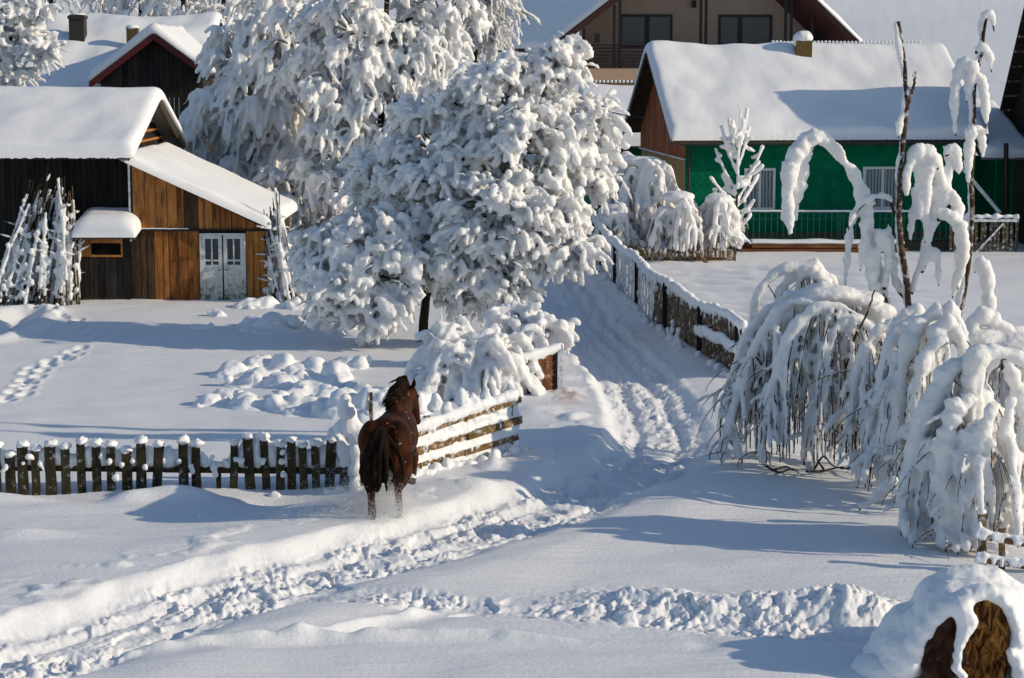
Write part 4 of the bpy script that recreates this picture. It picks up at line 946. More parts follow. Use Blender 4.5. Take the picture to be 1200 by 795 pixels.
def lane_fence():
    """board fence running up the lane on its right side"""
    t = thing('board_fence', 'long board fence under snow running up the right side of the lane', 'fence', (GFENCE[0][0], GFENCE[0][1], 0)); rr = np.random.default_rng(12)
    q = GFENCE; L = np.concatenate([[0], np.cumsum(np.linalg.norm(np.diff(q, axis=0), axis=1))]); n = 98; step = L[-1] / n
    def at(s): return np.array([np.interp(s, L, q[:, 0]), np.interp(s, L, q[:, 1])])
    def top(s): return 1.16 + .05 * math.sin(s * 1.1) + .12 * math.exp(-((s - 14) / 5) ** 2) + .1 * (s > 20)
    zoff = lambda p: max(0., hz(p[0], p[1]) - .05)
    for k in range(n):
        s0, s1 = k * step, (k + .95) * step; a, b = at(s0), at(s1); z = top(s0) + rr.uniform(-.05, .04) + zoff(a) * .6; d = (b - a) / np.linalg.norm(b - a); nn = np.array([-d[1], d[0]]) * rr.uniform(-.012, .012)
        m = MB(); m.prism([(a[0] + nn[0], a[1] + nn[1], -.4), (b[0] + nn[0], b[1] + nn[1], -.4), (b[0] + nn[0], b[1] + nn[1], z), (a[0] + nn[0], a[1] + nn[1], z - .01)], (.025, .012, 0))
        m.build('board', M['mid_wood'] if s0 < 9 else M['frost_wood'], t)
    for s in (.15, 3.4, 7.2, 12.0, 17.5, 22.5, 26.5):
        a = at(s); m = MB(); m.box(a[0] - .11, a[0] - .02, a[1] - .05, a[1] + .05, -.3, top(s) + zoff(a) * .6 - .02); m.build('post', M['dark_wood'], t)
    # a rail on the near panel with its own roll of snow
    T = Tubes(); ss = np.arange(0, L[-1], .09)
    for s in ss:
        a = at(s); z = top(s) + zoff(a) * .6; r_ = .12 + .03 * float(pn2(np.array([s * 1.4]), np.array([.3]))[0]); T.ball((a[0] + rr.uniform(-.01, .03), a[1], z + .03 + rr.uniform(-.015, .02)), (r_, r_, r_ * .95), 8, 6)
        if rr.random() < .5: T.ball((a[0] - .05, a[1] - .04, z - rr.uniform(.02, .2)), (.03, .035, rr.uniform(.05, .12)), 6, 5)
        if s < 3.6:
            T.ball((a[0] - .06, a[1] - .04, z * .55 + .03 * math.sin(s * 5)), (.09, .09, .15), 7, 6)
        if s > 8 and rr.random() < .8: T.ball((a[0] - .02, a[1] - .03, rr.uniform(.2, z)), (.05, .04, rr.uniform(.06, .16)), 6, 5)
        if rr.random() < .12: T.ball((a[0] - .2, a[1] - .15, rr.uniform(.02, .12) + zoff(a)), rr.uniform(.08, .16), 7, 5)
    for s, h in ((4.6, .42), (5.1, .55), (4.3, .25), (5.5, .3), (4.9, .2)):
        a = at(s) + np.array([-.3, -.25]); 
        for k in range(4): T.ball((a[0] + rr.uniform(-.05, .05), a[1], zoff(a) + h * k / 3), (.1 - .012 * k, .1 - .012 * k, .09), 7, 5)
    T.fuse('snow_cover', M['snow'], t, .035, 3, ((5, .025), (13, .012)))
lane_fence()
def stub_fence():
    Y = G(780, 314)[1]; t = thing('stub_fence', 'yellowish stub pickets showing under the weeping shrubs by the lane', 'fence', (kx(790, Y), Y, 0)); rr = np.random.default_rng(14)
    for px in np.arange(742, 862, 4.4):
        V, F = picket_mesh(kx(px, Y), Y, -.2, kz(290 + rr.uniform(-3, 4), Y), .095, rr.uniform(-.04, .04), .1, rr); make('picket', V, F, M['rail_wood'], t)
    m = MB(); m.box(kx(740, Y), kx(862, Y), Y + .04, Y + .09, .25, .33); m.build('rail', M['mid_wood'], t)
    m = MB(); m.beam(P(806, 285, Y - .1), P(834, 315, Y - .6), .09, .09); m.build('prop', M['rail_wood'], t)
stub_fence()
def broken_fence():
    Y = 25.5; t = thing('rail_fence', 'small broken rail fence with snowy rails behind the snowy log', 'fence', (kx(1150, Y), Y, 0)); rr = np.random.default_rng(4)
    m = MB(); m.beam(P(1151, 690, Y), P(1151, 602, Y), .085, .085, up=(0, 1, 0)); m.build('post', M['rail_wood'], t)
    m = MB(); m.beam(P(1174, 700, Y + .1), P(1174, 620, Y + .1), .07, .07, up=(0, 1, 0)); m.build('post', M['rail_wood'], t)
    T = Tubes()
    for y0, y1, in ((627, 640), (655, 664), (682, 690)):
        a, b = P(1143, y0, Y - .06), P(1260, y1 + 8, Y - .1); m = MB(); m.beam(a, b, .05, .08); m.build('rail', M['rail_wood'], t)
        C = np.linspace(0, 1, 24)[:, None] * (b - a) + a + (0, 0, .06); T.add(C, np.full(24, .042) + .010 * rr.normal(size=24), 8)
        for c in C: 
            if rr.random() < .6: T.ball(c + (0, -.04, -.07), (.035, .02, .05), 6, 5)
    T.ball(P(1151, 600, Y), (.07, .07, .05)); T.ball(P(1148, 620, Y - .04), (.03, .03, .12))
    T.fuse('snow_cover', M['snow'], t, .024, 2, ((7, .015),))
broken_fence()
# ------------------------------------------------------------------ broken logs under a cushion of snow
def log_mat():
    m, nt, N, L, B = new_mat('broken_wood'); B.inputs['Roughness'].default_value = .8; B.inputs['Specular IOR Level'].default_value = .15
    g = N.new('ShaderNodeNewGeometry'); mp = N.new('ShaderNodeMapping'); mp.inputs['Scale'].default_value = (10, 3, 3.6); mp.inputs['Rotation'].default_value = (0, .5, 0); L.new(g.outputs['Position'], mp.inputs['Vector'])
    n = N.new('ShaderNodeTexNoise'); n.inputs['Scale'].default_value = 1; n.inputs['Detail'].default_value = 10; n.inputs['Roughness'].default_value = .62; n.inputs['Distortion'].default_value = 1.0; L.new(mp.outputs[0], n.inputs['Vector'])
    r = ramp(N, [(.34, (.008, .004, .003)), (.45, (.085, .030, .008)), (.55, (.34, .145, .032)), (.68, (.55, .30, .09))]); L.new(n.outputs['Fac'], r.inputs[0]); L.new(r.outputs[0], B.inputs['Base Color'])
    bp = N.new('ShaderNodeBump'); bp.inputs['Strength'].default_value = 1; bp.inputs['Distance'].default_value = .05; L.new(n.outputs['Fac'], bp.inputs['Height']); L.new(bp.outputs[0], B.inputs['Normal']); return m
M['broken_wood'] = log_mat()
M['shaded_broken_wood'] = plain_mat('shaded_broken_wood', (.045, .018, .008), .85, .75, 9, bump=.9)  # darker copy of the broken wood, the left log's shade put into its colour
def log_end(name, label, outline, Y, depth, seed, mat='broken_wood', hollow=None):
    """a rotten trunk length seen at its broken end"""
    c = np.mean([P(a, b, Y) for a, b in outline], axis=0); n = 40; pts = bez([P(a, b, Y) for a, b in outline + outline[:1]], n + 1)[:n]
    rings = []; 
    for s, f in ((.0, 0), (.2, 0), (.4, 0), (.55, 0), (.7, 0), (.83, 0), (.94, 0), (1.0, .03), (1.03, .2), (1.03, .6), (1.0, 1.0)):
        q = c + (pts - c) * s; q = q + np.array([.35, 1, .0]) * depth * f
        if f == 0: q[:, 1] += .07 * pn2(q[:, 0] * 9 + seed, q[:, 2] * 5) + .10 * (1 - s) + .05 * pn2(q[:, 0] * 22, q[:, 2] * 9 + seed)
        else: q = q + .02 * pn3(q * 6)[:, None]
        if hollow and f == 0:
            hc = P(hollow[0], hollow[1], Y); q[:, 1] += hollow[3] * np.exp(-(((q[:, 0] - hc[0]) / hollow[2]) ** 2 + ((q[:, 2] - hc[2]) / (hollow[2] * 1.3)) ** 2))
        rings.append(q)
    V = np.concatenate(rings); K = len(rings); i = (np.arange(K - 1) * n)[:, None]; j = np.arange(n)[None]; j2 = (j + 1) % n
    F = np.stack([i + j, i + n + j, i + n + j2, i + j2], -1).reshape(-1, 4)
    o = make_np(name, V, F, M[mat], at=c); tag(o, label, 'log'); return o
log_end('broken_log', 'broken log end painted in shade under the left of the snow cushion', [(1080, 790), (1078, 770), (1090, 745), (1104, 728), (1118, 716), (1126, 722), (1124, 745), (1116, 775), (1112, 815), (1085, 815)], 20.9, 1.2, 1, 'shaded_broken_wood')
log_end('broken_log', 'golden brown rotten log end under the right of the snow cushion', [(1126, 800), (1131, 770), (1135, 735), (1143, 712), (1158, 703), (1172, 712), (1181, 735), (1183, 755), (1176, 780), (1172, 815), (1128, 815)], 20.95, 1.2, 7, hollow=(1157, 790, .11, .13))
def log_snow():
    T = Tubes(); rr = np.random.default_rng(19)
    def bl(px, py, Y, r): T.ball(P(px, py, Y), r, 12, 9)
    # the dome over and behind the ends
    for k, (px, py, r) in enumerate([(1066, 770, .26), (1072, 748, .30), (1085, 730, .30), (1100, 712, .30), (1118, 702, .28), (1135, 698, .26), (1150, 696, .26), (1165, 702, .26), (1180, 716, .26), (1195, 735, .27), (1206, 758, .28), (1212, 785, .30), (1220, 810, .34), (1058, 795, .26)]):
        for j, Y in enumerate((21.35, 21.6, 21.9, 22.2, 22.5)):
            bl(px + (j * 2) + rr.uniform(-2, 2), py + 4 + abs(j - .5) * 2, Y, (r, .3, r * .9))
    for k, (px, py, r) in enumerate([(1098, 706, .3), (1120, 694, .3), (1140, 690, .3), (1158, 694, .3), (1176, 706, .3)]): bl(px, py, 21.75, r); bl(px + 3, py + 2, 22.1, r)
    for Y in (21.65, 21.95, 22.3): bl(1130, 745, Y, (.5, .3, .45)); bl(1165, 760, Y, (.45, .3, .45)); bl(1095, 775, Y, (.42, .3, .4))
    # lip of snow hanging over the upper edge of the wood and the tongue between the ends
    for px, py, r in ((1096, 722, .11), (1108, 712, .11), (1120, 706, .11), (1133, 700, .11), (1146, 695, .1), (1160, 694, .1), (1173, 700, .1), (1184, 714, .09), (1190, 730, .09), (1193, 750, .1), (1190, 770, .09), (1196, 790, .11), (1084, 738, .12), (1074, 755, .12), (1068, 775, .12)): bl(px, py, 20.98, (r, .16, r))
    for px, py, r in ((1127, 712, .085), (1129, 726, .075), (1133, 735, .085), (1138, 728, .08), (1128, 745, .06), (1124, 757, .055), (1122, 770, .05), (1120, 783, .05), (1128, 792, .05), (1130, 738, .07), (1184, 765, .05), (1136, 720, .06)): bl(px, py, 20.84, (r * 1.25, .10, r * 1.2))
    # skirt running out to the left
    for k in range(16):
        f = k / 15; px = 1066 - 22 * f; py = 778 + 25 * f; Y = 21.6 + .2 * math.sin(k); p = P(px, py, Y); T.ball((p[0], p[1], hz(p[0], p[1]) + .25 * (1 - f)), (.35, .5, .3 * (1 - f) + .1))
    o = T.fuse('snow_cushion', M['snow'], None, .026, 24, ((2.2, .02), (7, .010), (18, .009)), at=P(1130, 800, 21.6)); tag(o, 'deep snow cushion over the broken logs at the lower right', 'snow heap')
    T = Tubes(); p = P(1030, 795, 21.3); T.ball((p[0], p[1], -.02), (.34, .34, .22)); T.ball((p[0] + .12, p[1] + .1, .0), (.3, .3, .18))
    o = T.fuse('snow_lump', M['snow'], None, .03, 4, ((4, .015),), at=p); tag(o, 'small rounded snow lump at the bottom edge left of the logs', 'snow heap')
log_snow()
# ------------------------------------------------------------------ snow laden trees
def unit(v): return v / (np.linalg.norm(v, axis=-1, keepdims=True) + 1e-9)
def laden_tree(name, label, cat, base, Y, ells, trunk, L=(.18, .48), R=(.036, .085), droop=.65, dens=1.0, voxel=.05, seed=1, group=None, fork=None, depth=.75, trunk_r=.16, per=26, spread=.27, outw=1.0, up=.25, show=.55, sprig=0, disp=((4, .025), (13, .02))):
    """tree whose twigs all end in fat drooping fingers of snow. ells: crown masses (px, py, rx px, ry px, depth offset m, weight)"""
    r = np.random.default_rng(seed); t = thing(name, label, cat, base, group)
    k = Y / FPX
    tk = MB(); tr = np.array(trunk, float); n = len(tr); pts = bez(tr, n * 4)
    pts = pts + .03 * np.stack([pn3(pts * 1.7), pn3(pts * 1.7 + 9), pts[:, 0] * 0], 1)
    tk.tube(pts, np.linspace(trunk_r, trunk_r * .35, len(pts)), 9)
    nodes = pts[len(pts) // 3:]
    tw = Tubes(); sn = Tubes(); allF = []; allR = []; spC = []; spR = []
    for (px, py, rx, ry, dy, wgt) in ells:
        c = P(px, py, Y + dy); a = np.array([rx * k, rx * k * depth, ry * k])
        near = nodes[np.argmin(np.linalg.norm(nodes - (c - (0, 0, a[2] * .6)), axis=1))]
        mid = (near + c) / 2 + (0, 0, .12 * np.linalg.norm(c - near)); lp = bez([near, mid, c], 9); tk.tube(lp, np.linspace(trunk_r * .5, .035, 9), 7)
        sn.add(lp + (0, 0, .05), np.linspace(.07, .08, 9), 7)
        m = max(3, int(wgt * dens * 14 * (rx * ry * k * k)))
        d = unit(r.normal(size=(m, 3))); d[:, 1] = np.where(r.random(m) < show, -np.abs(d[:, 1]), d[:, 1]); 
        rad = r.uniform(.4, 1.0, m) ** .5
        cl = c + d * rad[:, None] * a
        for q, dd in zip(cl, d):
            h = np.array([q[0] - c[0], q[1] - c[1], 0]); h = h / (np.linalg.norm(h) + .2)
            s0 = c + (q - c) * .25; md = (s0 + q) / 2 + np.array([0, 0, .22 * np.linalg.norm(q - s0)]); bp = bez([s0, md, q], 7)
            tw.add(bp, np.linspace(.028, .012, 7), 5)
            sn.add(bp + (0, 0, .045), np.linspace(.04, .075, 7) * r.uniform(.8, 1.2), 6)
            nf = max(3, int(per * r.uniform(.6, 1.4)))
            o = r.normal(size=(nf, 3)) * spread * np.array([1, 1, .8]); dirn = unit(h[None] * outw + r.normal(size=(nf, 3)) * .62 + np.array([0, -.12, up]))
            ln = r.uniform(*L, nf); tt = np.linspace(0, 1, 7)
            st = q + o * .55
            Cc = st[:, None] + dirn[:, None] * (ln[:, None] * tt)[..., None]
            Cc[..., 2] -= droop * ln[:, None] * tt[None] ** 2 * r.uniform(.6, 1.35, (nf, 1))
            Rr = r.uniform(*R, nf)[:, None] * np.array([.55, .8, .95, 1.0, 1.08, 1.0, .68]) * r.uniform(.74, 1.24, (nf, 7))
            allF.append(Cc); allR.append(Rr)
            ns = int(sprig * r.uniform(.6, 1.4))
            if ns:
                sd_ = unit(h[None] * .5 + r.normal(size=(ns, 3)) * .8 + np.array([0, -.1, .15])); s_l = r.uniform(.12, .36, ns); t5 = np.linspace(0, 1, 5)
                Sc = (q + r.normal(size=(ns, 3)) * spread * .8)[:, None] + sd_[:, None] * (s_l[:, None] * t5)[..., None]; Sc[..., 2] -= .35 * s_l[:, None] * t5[None] ** 2
                Sc += r.normal(size=Sc.shape) * .012; spC.append(Sc); spR.append(r.uniform(.010, .021, ns)[:, None] * np.array([1, 1.05, 1, .85, .4]))
    C = np.concatenate(allF); Rr = np.concatenate(allR)
    sn.add(C, Rr, 7, Rr * .95)
    dk = C[::3].copy(); dk[..., 2] -= Rr[::3] * .92; tw.add(dk, np.full(dk.shape[:2], .013) * np.linspace(1.2, .5, 7), 4)
    tk.build('trunk', M['bark'], t, True); tw.build('crown', M['twig'], t)
    if spC:
        f_ = Tubes(); f_.add(np.concatenate(spC), np.concatenate(spR), 4); f_.build('frosted_twigs', M['snow_tree'], t)['kind'] = 'stuff'
    sn.fuse('snow_cover', M['snow_tree'], t, voxel, 2, disp)
    return t
# the big tree in the middle
Yc = 47.0
laden_tree('snowy_tree', 'big snow laden tree in the middle with its dark trunk bare at the foot', 'tree', G(497, 402), Yc,
    [(655, 68, 28, 22, .8, 1.0), (640, 92, 42, 40, .6, 1.1), (590, 110, 46, 44, .2, 1.1), (672, 150, 48, 46, .3, 1.1), (610, 175, 55, 50, -.4, 1.1), (690, 190, 34, 30, .5, 1.1), (555, 190, 45, 50, .2, 1), (590, 250, 62, 46, -1.0, 1.2), (640, 255, 46, 44, -.7, 1.2), (655, 290, 36, 20, -1.1, 1.2), (560, 300, 52, 48, -.9, 1.1), (600, 320, 38, 32, -.9, 1.0), (556, 345, 32, 26, -.5, .9), (500, 250, 44, 50, .2, .9), (505, 170, 46, 52, .8, .9),
     (440, 290, 48, 38, -.8, 1.1), (412, 320, 40, 42, -1.0, 1.1), (455, 325, 38, 36, -1.2, 1.1), (395, 345, 26, 28, -1.0, 1.0), (438, 366, 26, 26, -1.2, 1.1), (430, 262, 44, 30, .2, .9), (520, 310, 26, 34, .6, .6), (480, 235, 46, 36, .5, 1), (455, 205, 46, 36, .9, 1), (545, 130, 44, 40, .8, 1), (520, 210, 40, 40, -.2, 1), (470, 275, 40, 34, -.2, 1), (520, 285, 36, 34, -.6, 1), (380, 290, 26, 30, -.3, .8)],
    [G(497, 402) - (0, 0, .3), P(496, 380, Yc), P(500, 345, Yc), P(505, 300, Yc), P(520, 240, Yc), P(545, 180, Yc), P(575, 130, Yc)], seed=101, dens=1.5, voxel=.028, trunk_r=.13, sprig=6, per=24, R=(.038, .098), L=(.18, .45))
laden_tree('snowy_tree', 'tall snow covered tree rising out of the frame behind the middle tree', 'tree', G(455, 385) + (0, 17, 0), 63.5,
    [(420, 35, 60, 50, 0, 1), (480, 60, 58, 55, .2, 1), (520, 110, 48, 50, .2, 1), (395, 105, 55, 55, -.3, 1), (455, 140, 60, 58, -.4, 1), (400, 180, 52, 48, -.4, 1), (520, 20, 42, 44, .8, .9), (345, 50, 48, 46, .5, .9), (430, -40, 70, 46, 0, .8), (350, 225, 44, 40, -.2, .9), (410, 235, 46, 38, -.6, .9), (440, 265, 50, 40, -.3, .9), (380, 275, 44, 36, -.2, .9), (490, 250, 46, 50, 0, .8), (340, 280, 34, 30, 0, .8)],
    [P(452, 380, 63.5), P(450, 290, 63.5), P(445, 190, 63.5), P(450, 80, 63.5), P(455, -40, 63.5)], seed=102, dens=.62, voxel=.04, R=(.045, .095), L=(.25, .6), sprig=9, droop=.95, trunk_r=.2, group=None)
laden_tree('snowy_tree', 'blue shaded snowy tree behind the barn roof with drooping boughs', 'tree', G(300, 330) + (0, 8, 0), 67.,
    [(265, 90, 40, 38, 0, 1), (310, 120, 46, 46, -.3, 1), (250, 150, 36, 46, .2, 1), (300, 190, 50, 48, -.4, 1), (350, 160, 48, 50, -.2, 1), (330, 90, 50, 46, .2, 1), (350, 225, 46, 40, 0, .9), (285, 45, 40, 38, .8, .9), (380, 110, 40, 46, .3, .8), (340, 20, 60, 40, .8, .8), (300, 240, 36, 30, .6, .8)],
    [P(302, 330, 67), P(305, 260, 67), P(310, 180, 67), P(315, 100, 67), P(320, 10, 67)], seed=103, sprig=8, dens=.55, voxel=.046, R=(.055, .10), L=(.35, .85), droop=1.15, outw=.8, trunk_r=.2)
laden_tree('snowy_tree', 'finely frosted tree showing between the big tree and the chalet roof', 'tree', P(560, 200, 70) * (1, 1, 0), 70.,
    [(565, 15, 34, 34, 0, 1), (530, 40, 36, 40, 0, 1), (585, 40, 26, 24, 0, .8), (545, -30, 44, 36, 0, 1)],
    [P(560, 200, 70) * (1, 1, 0), P(558, 110, 70), P(556, 30, 70), P(556, -30, 70)], seed=104, sprig=20, dens=.5, voxel=.042, R=(.03, .055), L=(.5, 1.0), droop=.9, spread=.5, trunk_r=.14)
laden_tree('snowy_tree', 'sunlit frosted tree at the top left corner before the snowy roof', 'tree', P(15, 300, 70) * (1, 1, 0), 70.,
    [(8, 75, 26, 22, 0, 1), (0, 45, 30, 26, 0, 1), (45, 20, 17, 15, -.2, 1), (30, 55, 24, 18, -.2, 1), (55, 58, 18, 9, -.3, 1), (12, 12, 26, 18, .2, 1), (-30, 70, 30, 40, 0, .8)],
    [P(15, 300, 70) * (1, 1, 0), P(14, 180, 70), P(12, 90, 70), P(14, 20, 70)], seed=105, sprig=12, dens=1.0, voxel=.04, R=(.045, .095), L=(.35, .7), droop=.35, spread=.28, trunk_r=.12, up=.45)
# trees on the slope behind the left house
for i, (px, py, Y, sc, sd) in enumerate([(60, 10, 104, 1, 1), (118, 2, 108, 1.0, 2), (165, 6, 100, 1.1, 3), (215, 4, 98, 1.2, 4), (262, 10, 102, 1.2, 5), (308, 8, 96, 1.2, 6)]):
    lb = ['dark snowy tree at the top left corner behind the frosted tree', 'dark snowy tree above the dark chimney of the left house', 'snowy tree on the slope above the small yellow chimney', 'snowy tree on the slope above the red gable', 'snowy tree on the slope right of the red gable', 'snowy tree on the slope beside the tall tree'][i]
    b = np.array([P(px, 0, Y)[0], Y, 0]); b[2] = hz(b[0], b[1])
    laden_tree('slope_tree', lb, 'tree', b, Y, [(px, py, 26 * sc, 26 * sc, 0, 1), (px - 12, py - 34, 24 * sc, 24 * sc, .3, 1), (px + 14, py + 34, 24 * sc, 24 * sc, .2, 1), (px - 16, py + 40, 22 * sc, 22 * sc, -.2, .9), (px, py - 70, 28 * sc, 26 * sc, 0, .8)],
        [b - (0, 0, .3), P(px, 100, Y), P(px, 40, Y), P(px, -40, Y)], seed=200 + sd, dens=.34, sprig=8, per=12, voxel=.075, R=(.05, .10), L=(.6, 1.2), droop=.9, spread=.6, trunk_r=.24, group='trees on the slope behind the left house')
# bushes under the big tree
laden_tree('snowy_bush', 'snow buried bush behind the plank fence with rounded drooping lobes', 'bush', G(560, 455), 39.4,
    [(545, 395, 26, 22, 0, 1.2), (525, 425, 28, 22, -.2, 1.2), (560, 425, 34, 24, -.3, 1.2), (582, 408, 26, 18, 0, 1.2), (540, 450, 38, 18, -.4, 1.2), (585, 440, 26, 20, -.2, 1.2), (505, 445, 20, 16, -.1, 1.1), (598, 424, 16, 16, .2, 1)],
    [G(560, 455) - (0, 0, .2), P(560, 440, 39.4), P(560, 420, 39.4)], seed=301, dens=2.2, voxel=.030, R=(.05, .105), L=(.25, .62), droop=1.0, per=17, spread=.24, trunk_r=.07, sprig=5)
laden_tree('snowy_bush', 'low bush bent right under smooth snow above the rusty board fence', 'bush', G(630, 420), 42.6,
    [(622, 382, 26, 10, 0, 1.2), (648, 384, 14, 7, 0, 1.0), (602, 378, 24, 16, .4, 1.2), (600, 362, 18, 10, .5, 1.0)],
    [G(625, 425) - (0, 0, .2), P(622, 405, 42.6), P(625, 390, 42.6)], seed=302, dens=2.4, voxel=.032, R=(.06, .11), L=(.2, .5), droop=.8, per=11, spread=.2, trunk_r=.06, sprig=4)
# ------------------------------------------------------------------ weeping shrubs: bent stems hung with strands
def weeper(name, label, cat, base, arches, Y, strands=7, slen=(.3, .95), sr=(.035, .07), cap=(.07, .12), dspread=.5, voxel=.035, seed=1, group=None, stems=(), branch_mat='stem_bark', blobs=(), lobes=1., floor=None, twigs=1.):
    """arches: (pixel path, depth offset, snow radius scale, strand weight); stems: bare upright stems (pixel path, dy, radius)"""
    r = np.random.default_rng(seed); t = thing(name, label, cat, base, group)
    sn = Tubes(); tw = Tubes()
    for px, dy, rs, wt in arches:
        n = len(px); dys = np.linspace(0, 1, n); yo = Y + dy + r.uniform(-.5, .5) * dspread * dys
        pth = bez([P(a, b, yy) for (a, b), yy in zip(px, yo)], 26)
        K = len(pth); f = np.linspace(0, 1, K)
        rad = np.interp(f, [0, .3, .7, 1], [cap[0], cap[1], cap[1] * .9, cap[0] * .55]) * rs * np.clip(1 + .55 * pn2(f * 11, f * 0 + seed + dy * 3) + .3 * pn2(f * 26, f * 0 + seed + dy * 5), .22, 1.6)
        tw.add(pth, np.linspace(.03, .010, K), 6)
        sn.add(pth + np.stack([f * 0, f * 0, rad * .75], 1), rad, 9, rad * 1.05)
        L = np.linalg.norm(pth[-1] - pth[0]) + .5
        for k in range(int(strands * wt * L)):
            i = int(r.uniform(.18, 1.0) * (K - 1)); p = pth[i]; g = hz(p[0], p[1]); h = max(.15, p[2] - g)
            ln = min(h * r.uniform(*slen), 2.6); m = 9; s = np.linspace(0, 1, m)
            dx, dyy = r.normal() * .16, r.normal() * .22
            C = np.stack([p[0] + dx * np.sin(s * 1.6), p[1] + dyy * np.sin(s * 1.6), p[2] + .05 * np.sin(s * math.pi) - ln * s ** 1.15], 1)
            C[:, :2] += .03 * np.stack([pn2(s * 3 + k, s * 0 + seed), pn2(s * 3 + k, s * 0 + seed + 7)], 1)
            ra = r.uniform(*sr) * np.array([.8, .85, .9, 1, 1.1, 1.15, 1.05, .8, .3]) * r.uniform(.7, 1.3, m) * rs ** .5
            sn.add(C, ra, 7); tw.add(C + np.stack([s * 0 + .012, s * 0 - ra * .5, s * 0], 1), np.full(m, .009), 4)
            # side fingers
            if r.random() < .7 * lobes:
                j = r.integers(2, 6); q = C[j]; l2 = ln * r.uniform(.2, .5); s2 = np.linspace(0, 1, 6); ex, ey = r.normal() * .22, r.normal() * .22
                C2 = np.stack([q[0] + ex * np.sin(s2 * 1.5), q[1] + ey * np.sin(s2 * 1.5), q[2] - l2 * s2 ** 1.3], 1); sn.add(C2, ra[j] * np.array([.8, .9, 1, 1.05, .9, .4]), 7)
            if r.random() < .8 * twigs:
                l2 = ln * r.uniform(.4, 1.0); s2 = np.linspace(0, 1, 7); ex, ey = r.normal() * .3, r.normal() * .35
                C2 = np.stack([p[0] + ex * np.sin(s2 * 1.4), p[1] + ey * np.sin(s2 * 1.4), p[2] - l2 * s2 ** 1.2], 1); tw.add(C2, np.linspace(.010, .004, 7), 4); 
                sn.add(C2 + (0, 0, .012), np.linspace(.026, .014, 7), 5)
    for px, py, dy, rr_ in blobs: sn.ball(P(px, py, Y + dy), rr_, 12, 9)
    for px, dy, rad, sw in stems:
        pth = bez([P(a, b, Y + dy) for a, b in px], 30); K = len(pth)
        pth[:, 0] += .02 * pn2(np.arange(K) * .5, np.arange(K) * 0. + dy); mb = MB(); mb.tube(pth, np.linspace(rad, rad * .45, K), 8); mb.build('stem', M['stem_bark'], t, True)
        if sw:
            f = np.linspace(0, 1, K); rs2 = rad * sw * np.clip(.55 + .9 * pn2(f * 6 + dy * 9, f * 0 + seed), .02, 1.4)
            sn.add(pth + np.array([-rad * .75, -.005, .0]), rs2, 7)
    tw.build('branch', M['twig'], t); sn.fuse('snow_cover', M['snow_tree'], t, voxel, 2, ((4, .018), (11, .014), (24, .010)))
    return t
# left weeping birch by the lane fence
Yw = 32.3
weeper('weeping_tree', 'weeping snow hung tree whose strands reach the ground beside the lane fence', 'tree', G(960, 545), [
    ([(1040, 400), (1020, 360), (985, 344), (950, 350), (915, 368), (890, 400), (872, 440), (858, 490), (845, 548)], 0, 1.1, 1.3),
    ([(1035, 410), (1000, 368), (965, 362), (935, 385), (915, 425), (900, 480), (893, 545)], -.5, 1, 1.4),
    ([(1035, 405), (1000, 362), (960, 356), (930, 372), (905, 400), (888, 440), (880, 500)], .6, 1, 1.3),
    ([(1040, 410), (1010, 380), (985, 385), (965, 420), (955, 470), (950, 530)], -.6, .95, 1.4),
    ([(1040, 410), (1015, 385), (995, 395), (985, 440), (980, 500), (978, 545)], .4, .9, 1.3),
    ([(1045, 415), (1030, 395), (1018, 420), (1010, 470), (1008, 530)], -.3, .9, 1.3),
    ([(1045, 400), (1000, 350), (950, 345), (910, 360), (880, 390), (862, 430), (850, 470)], .9, 1, 1.0),
    ([(985, 370), (978, 335), (960, 320), (935, 317), (908, 325), (890, 345), (880, 380), (876, 420)], 1.6, 1.1, .9),
    ([(985, 375), (975, 345), (955, 326), (930, 328), (912, 350), (905, 390)], 1.8, 1.1, .9),
    ([(975, 360), (970, 340), (950, 322), (938, 330), (935, 360)], 1.4, 1.1, .8)],
    Yw, strands=11, twigs=.55, seed=401, slen=(.3, .97), sr=(.018, .042), cap=(.05, .085), voxel=.028, blobs=[(975, 345, 0, (.5, .35, .14)), (1005, 350, .1, (.45, .35, .13)), (945, 352, 0, (.3, .3, .1)), (1030, 365, .2, (.3, .3, .16))])
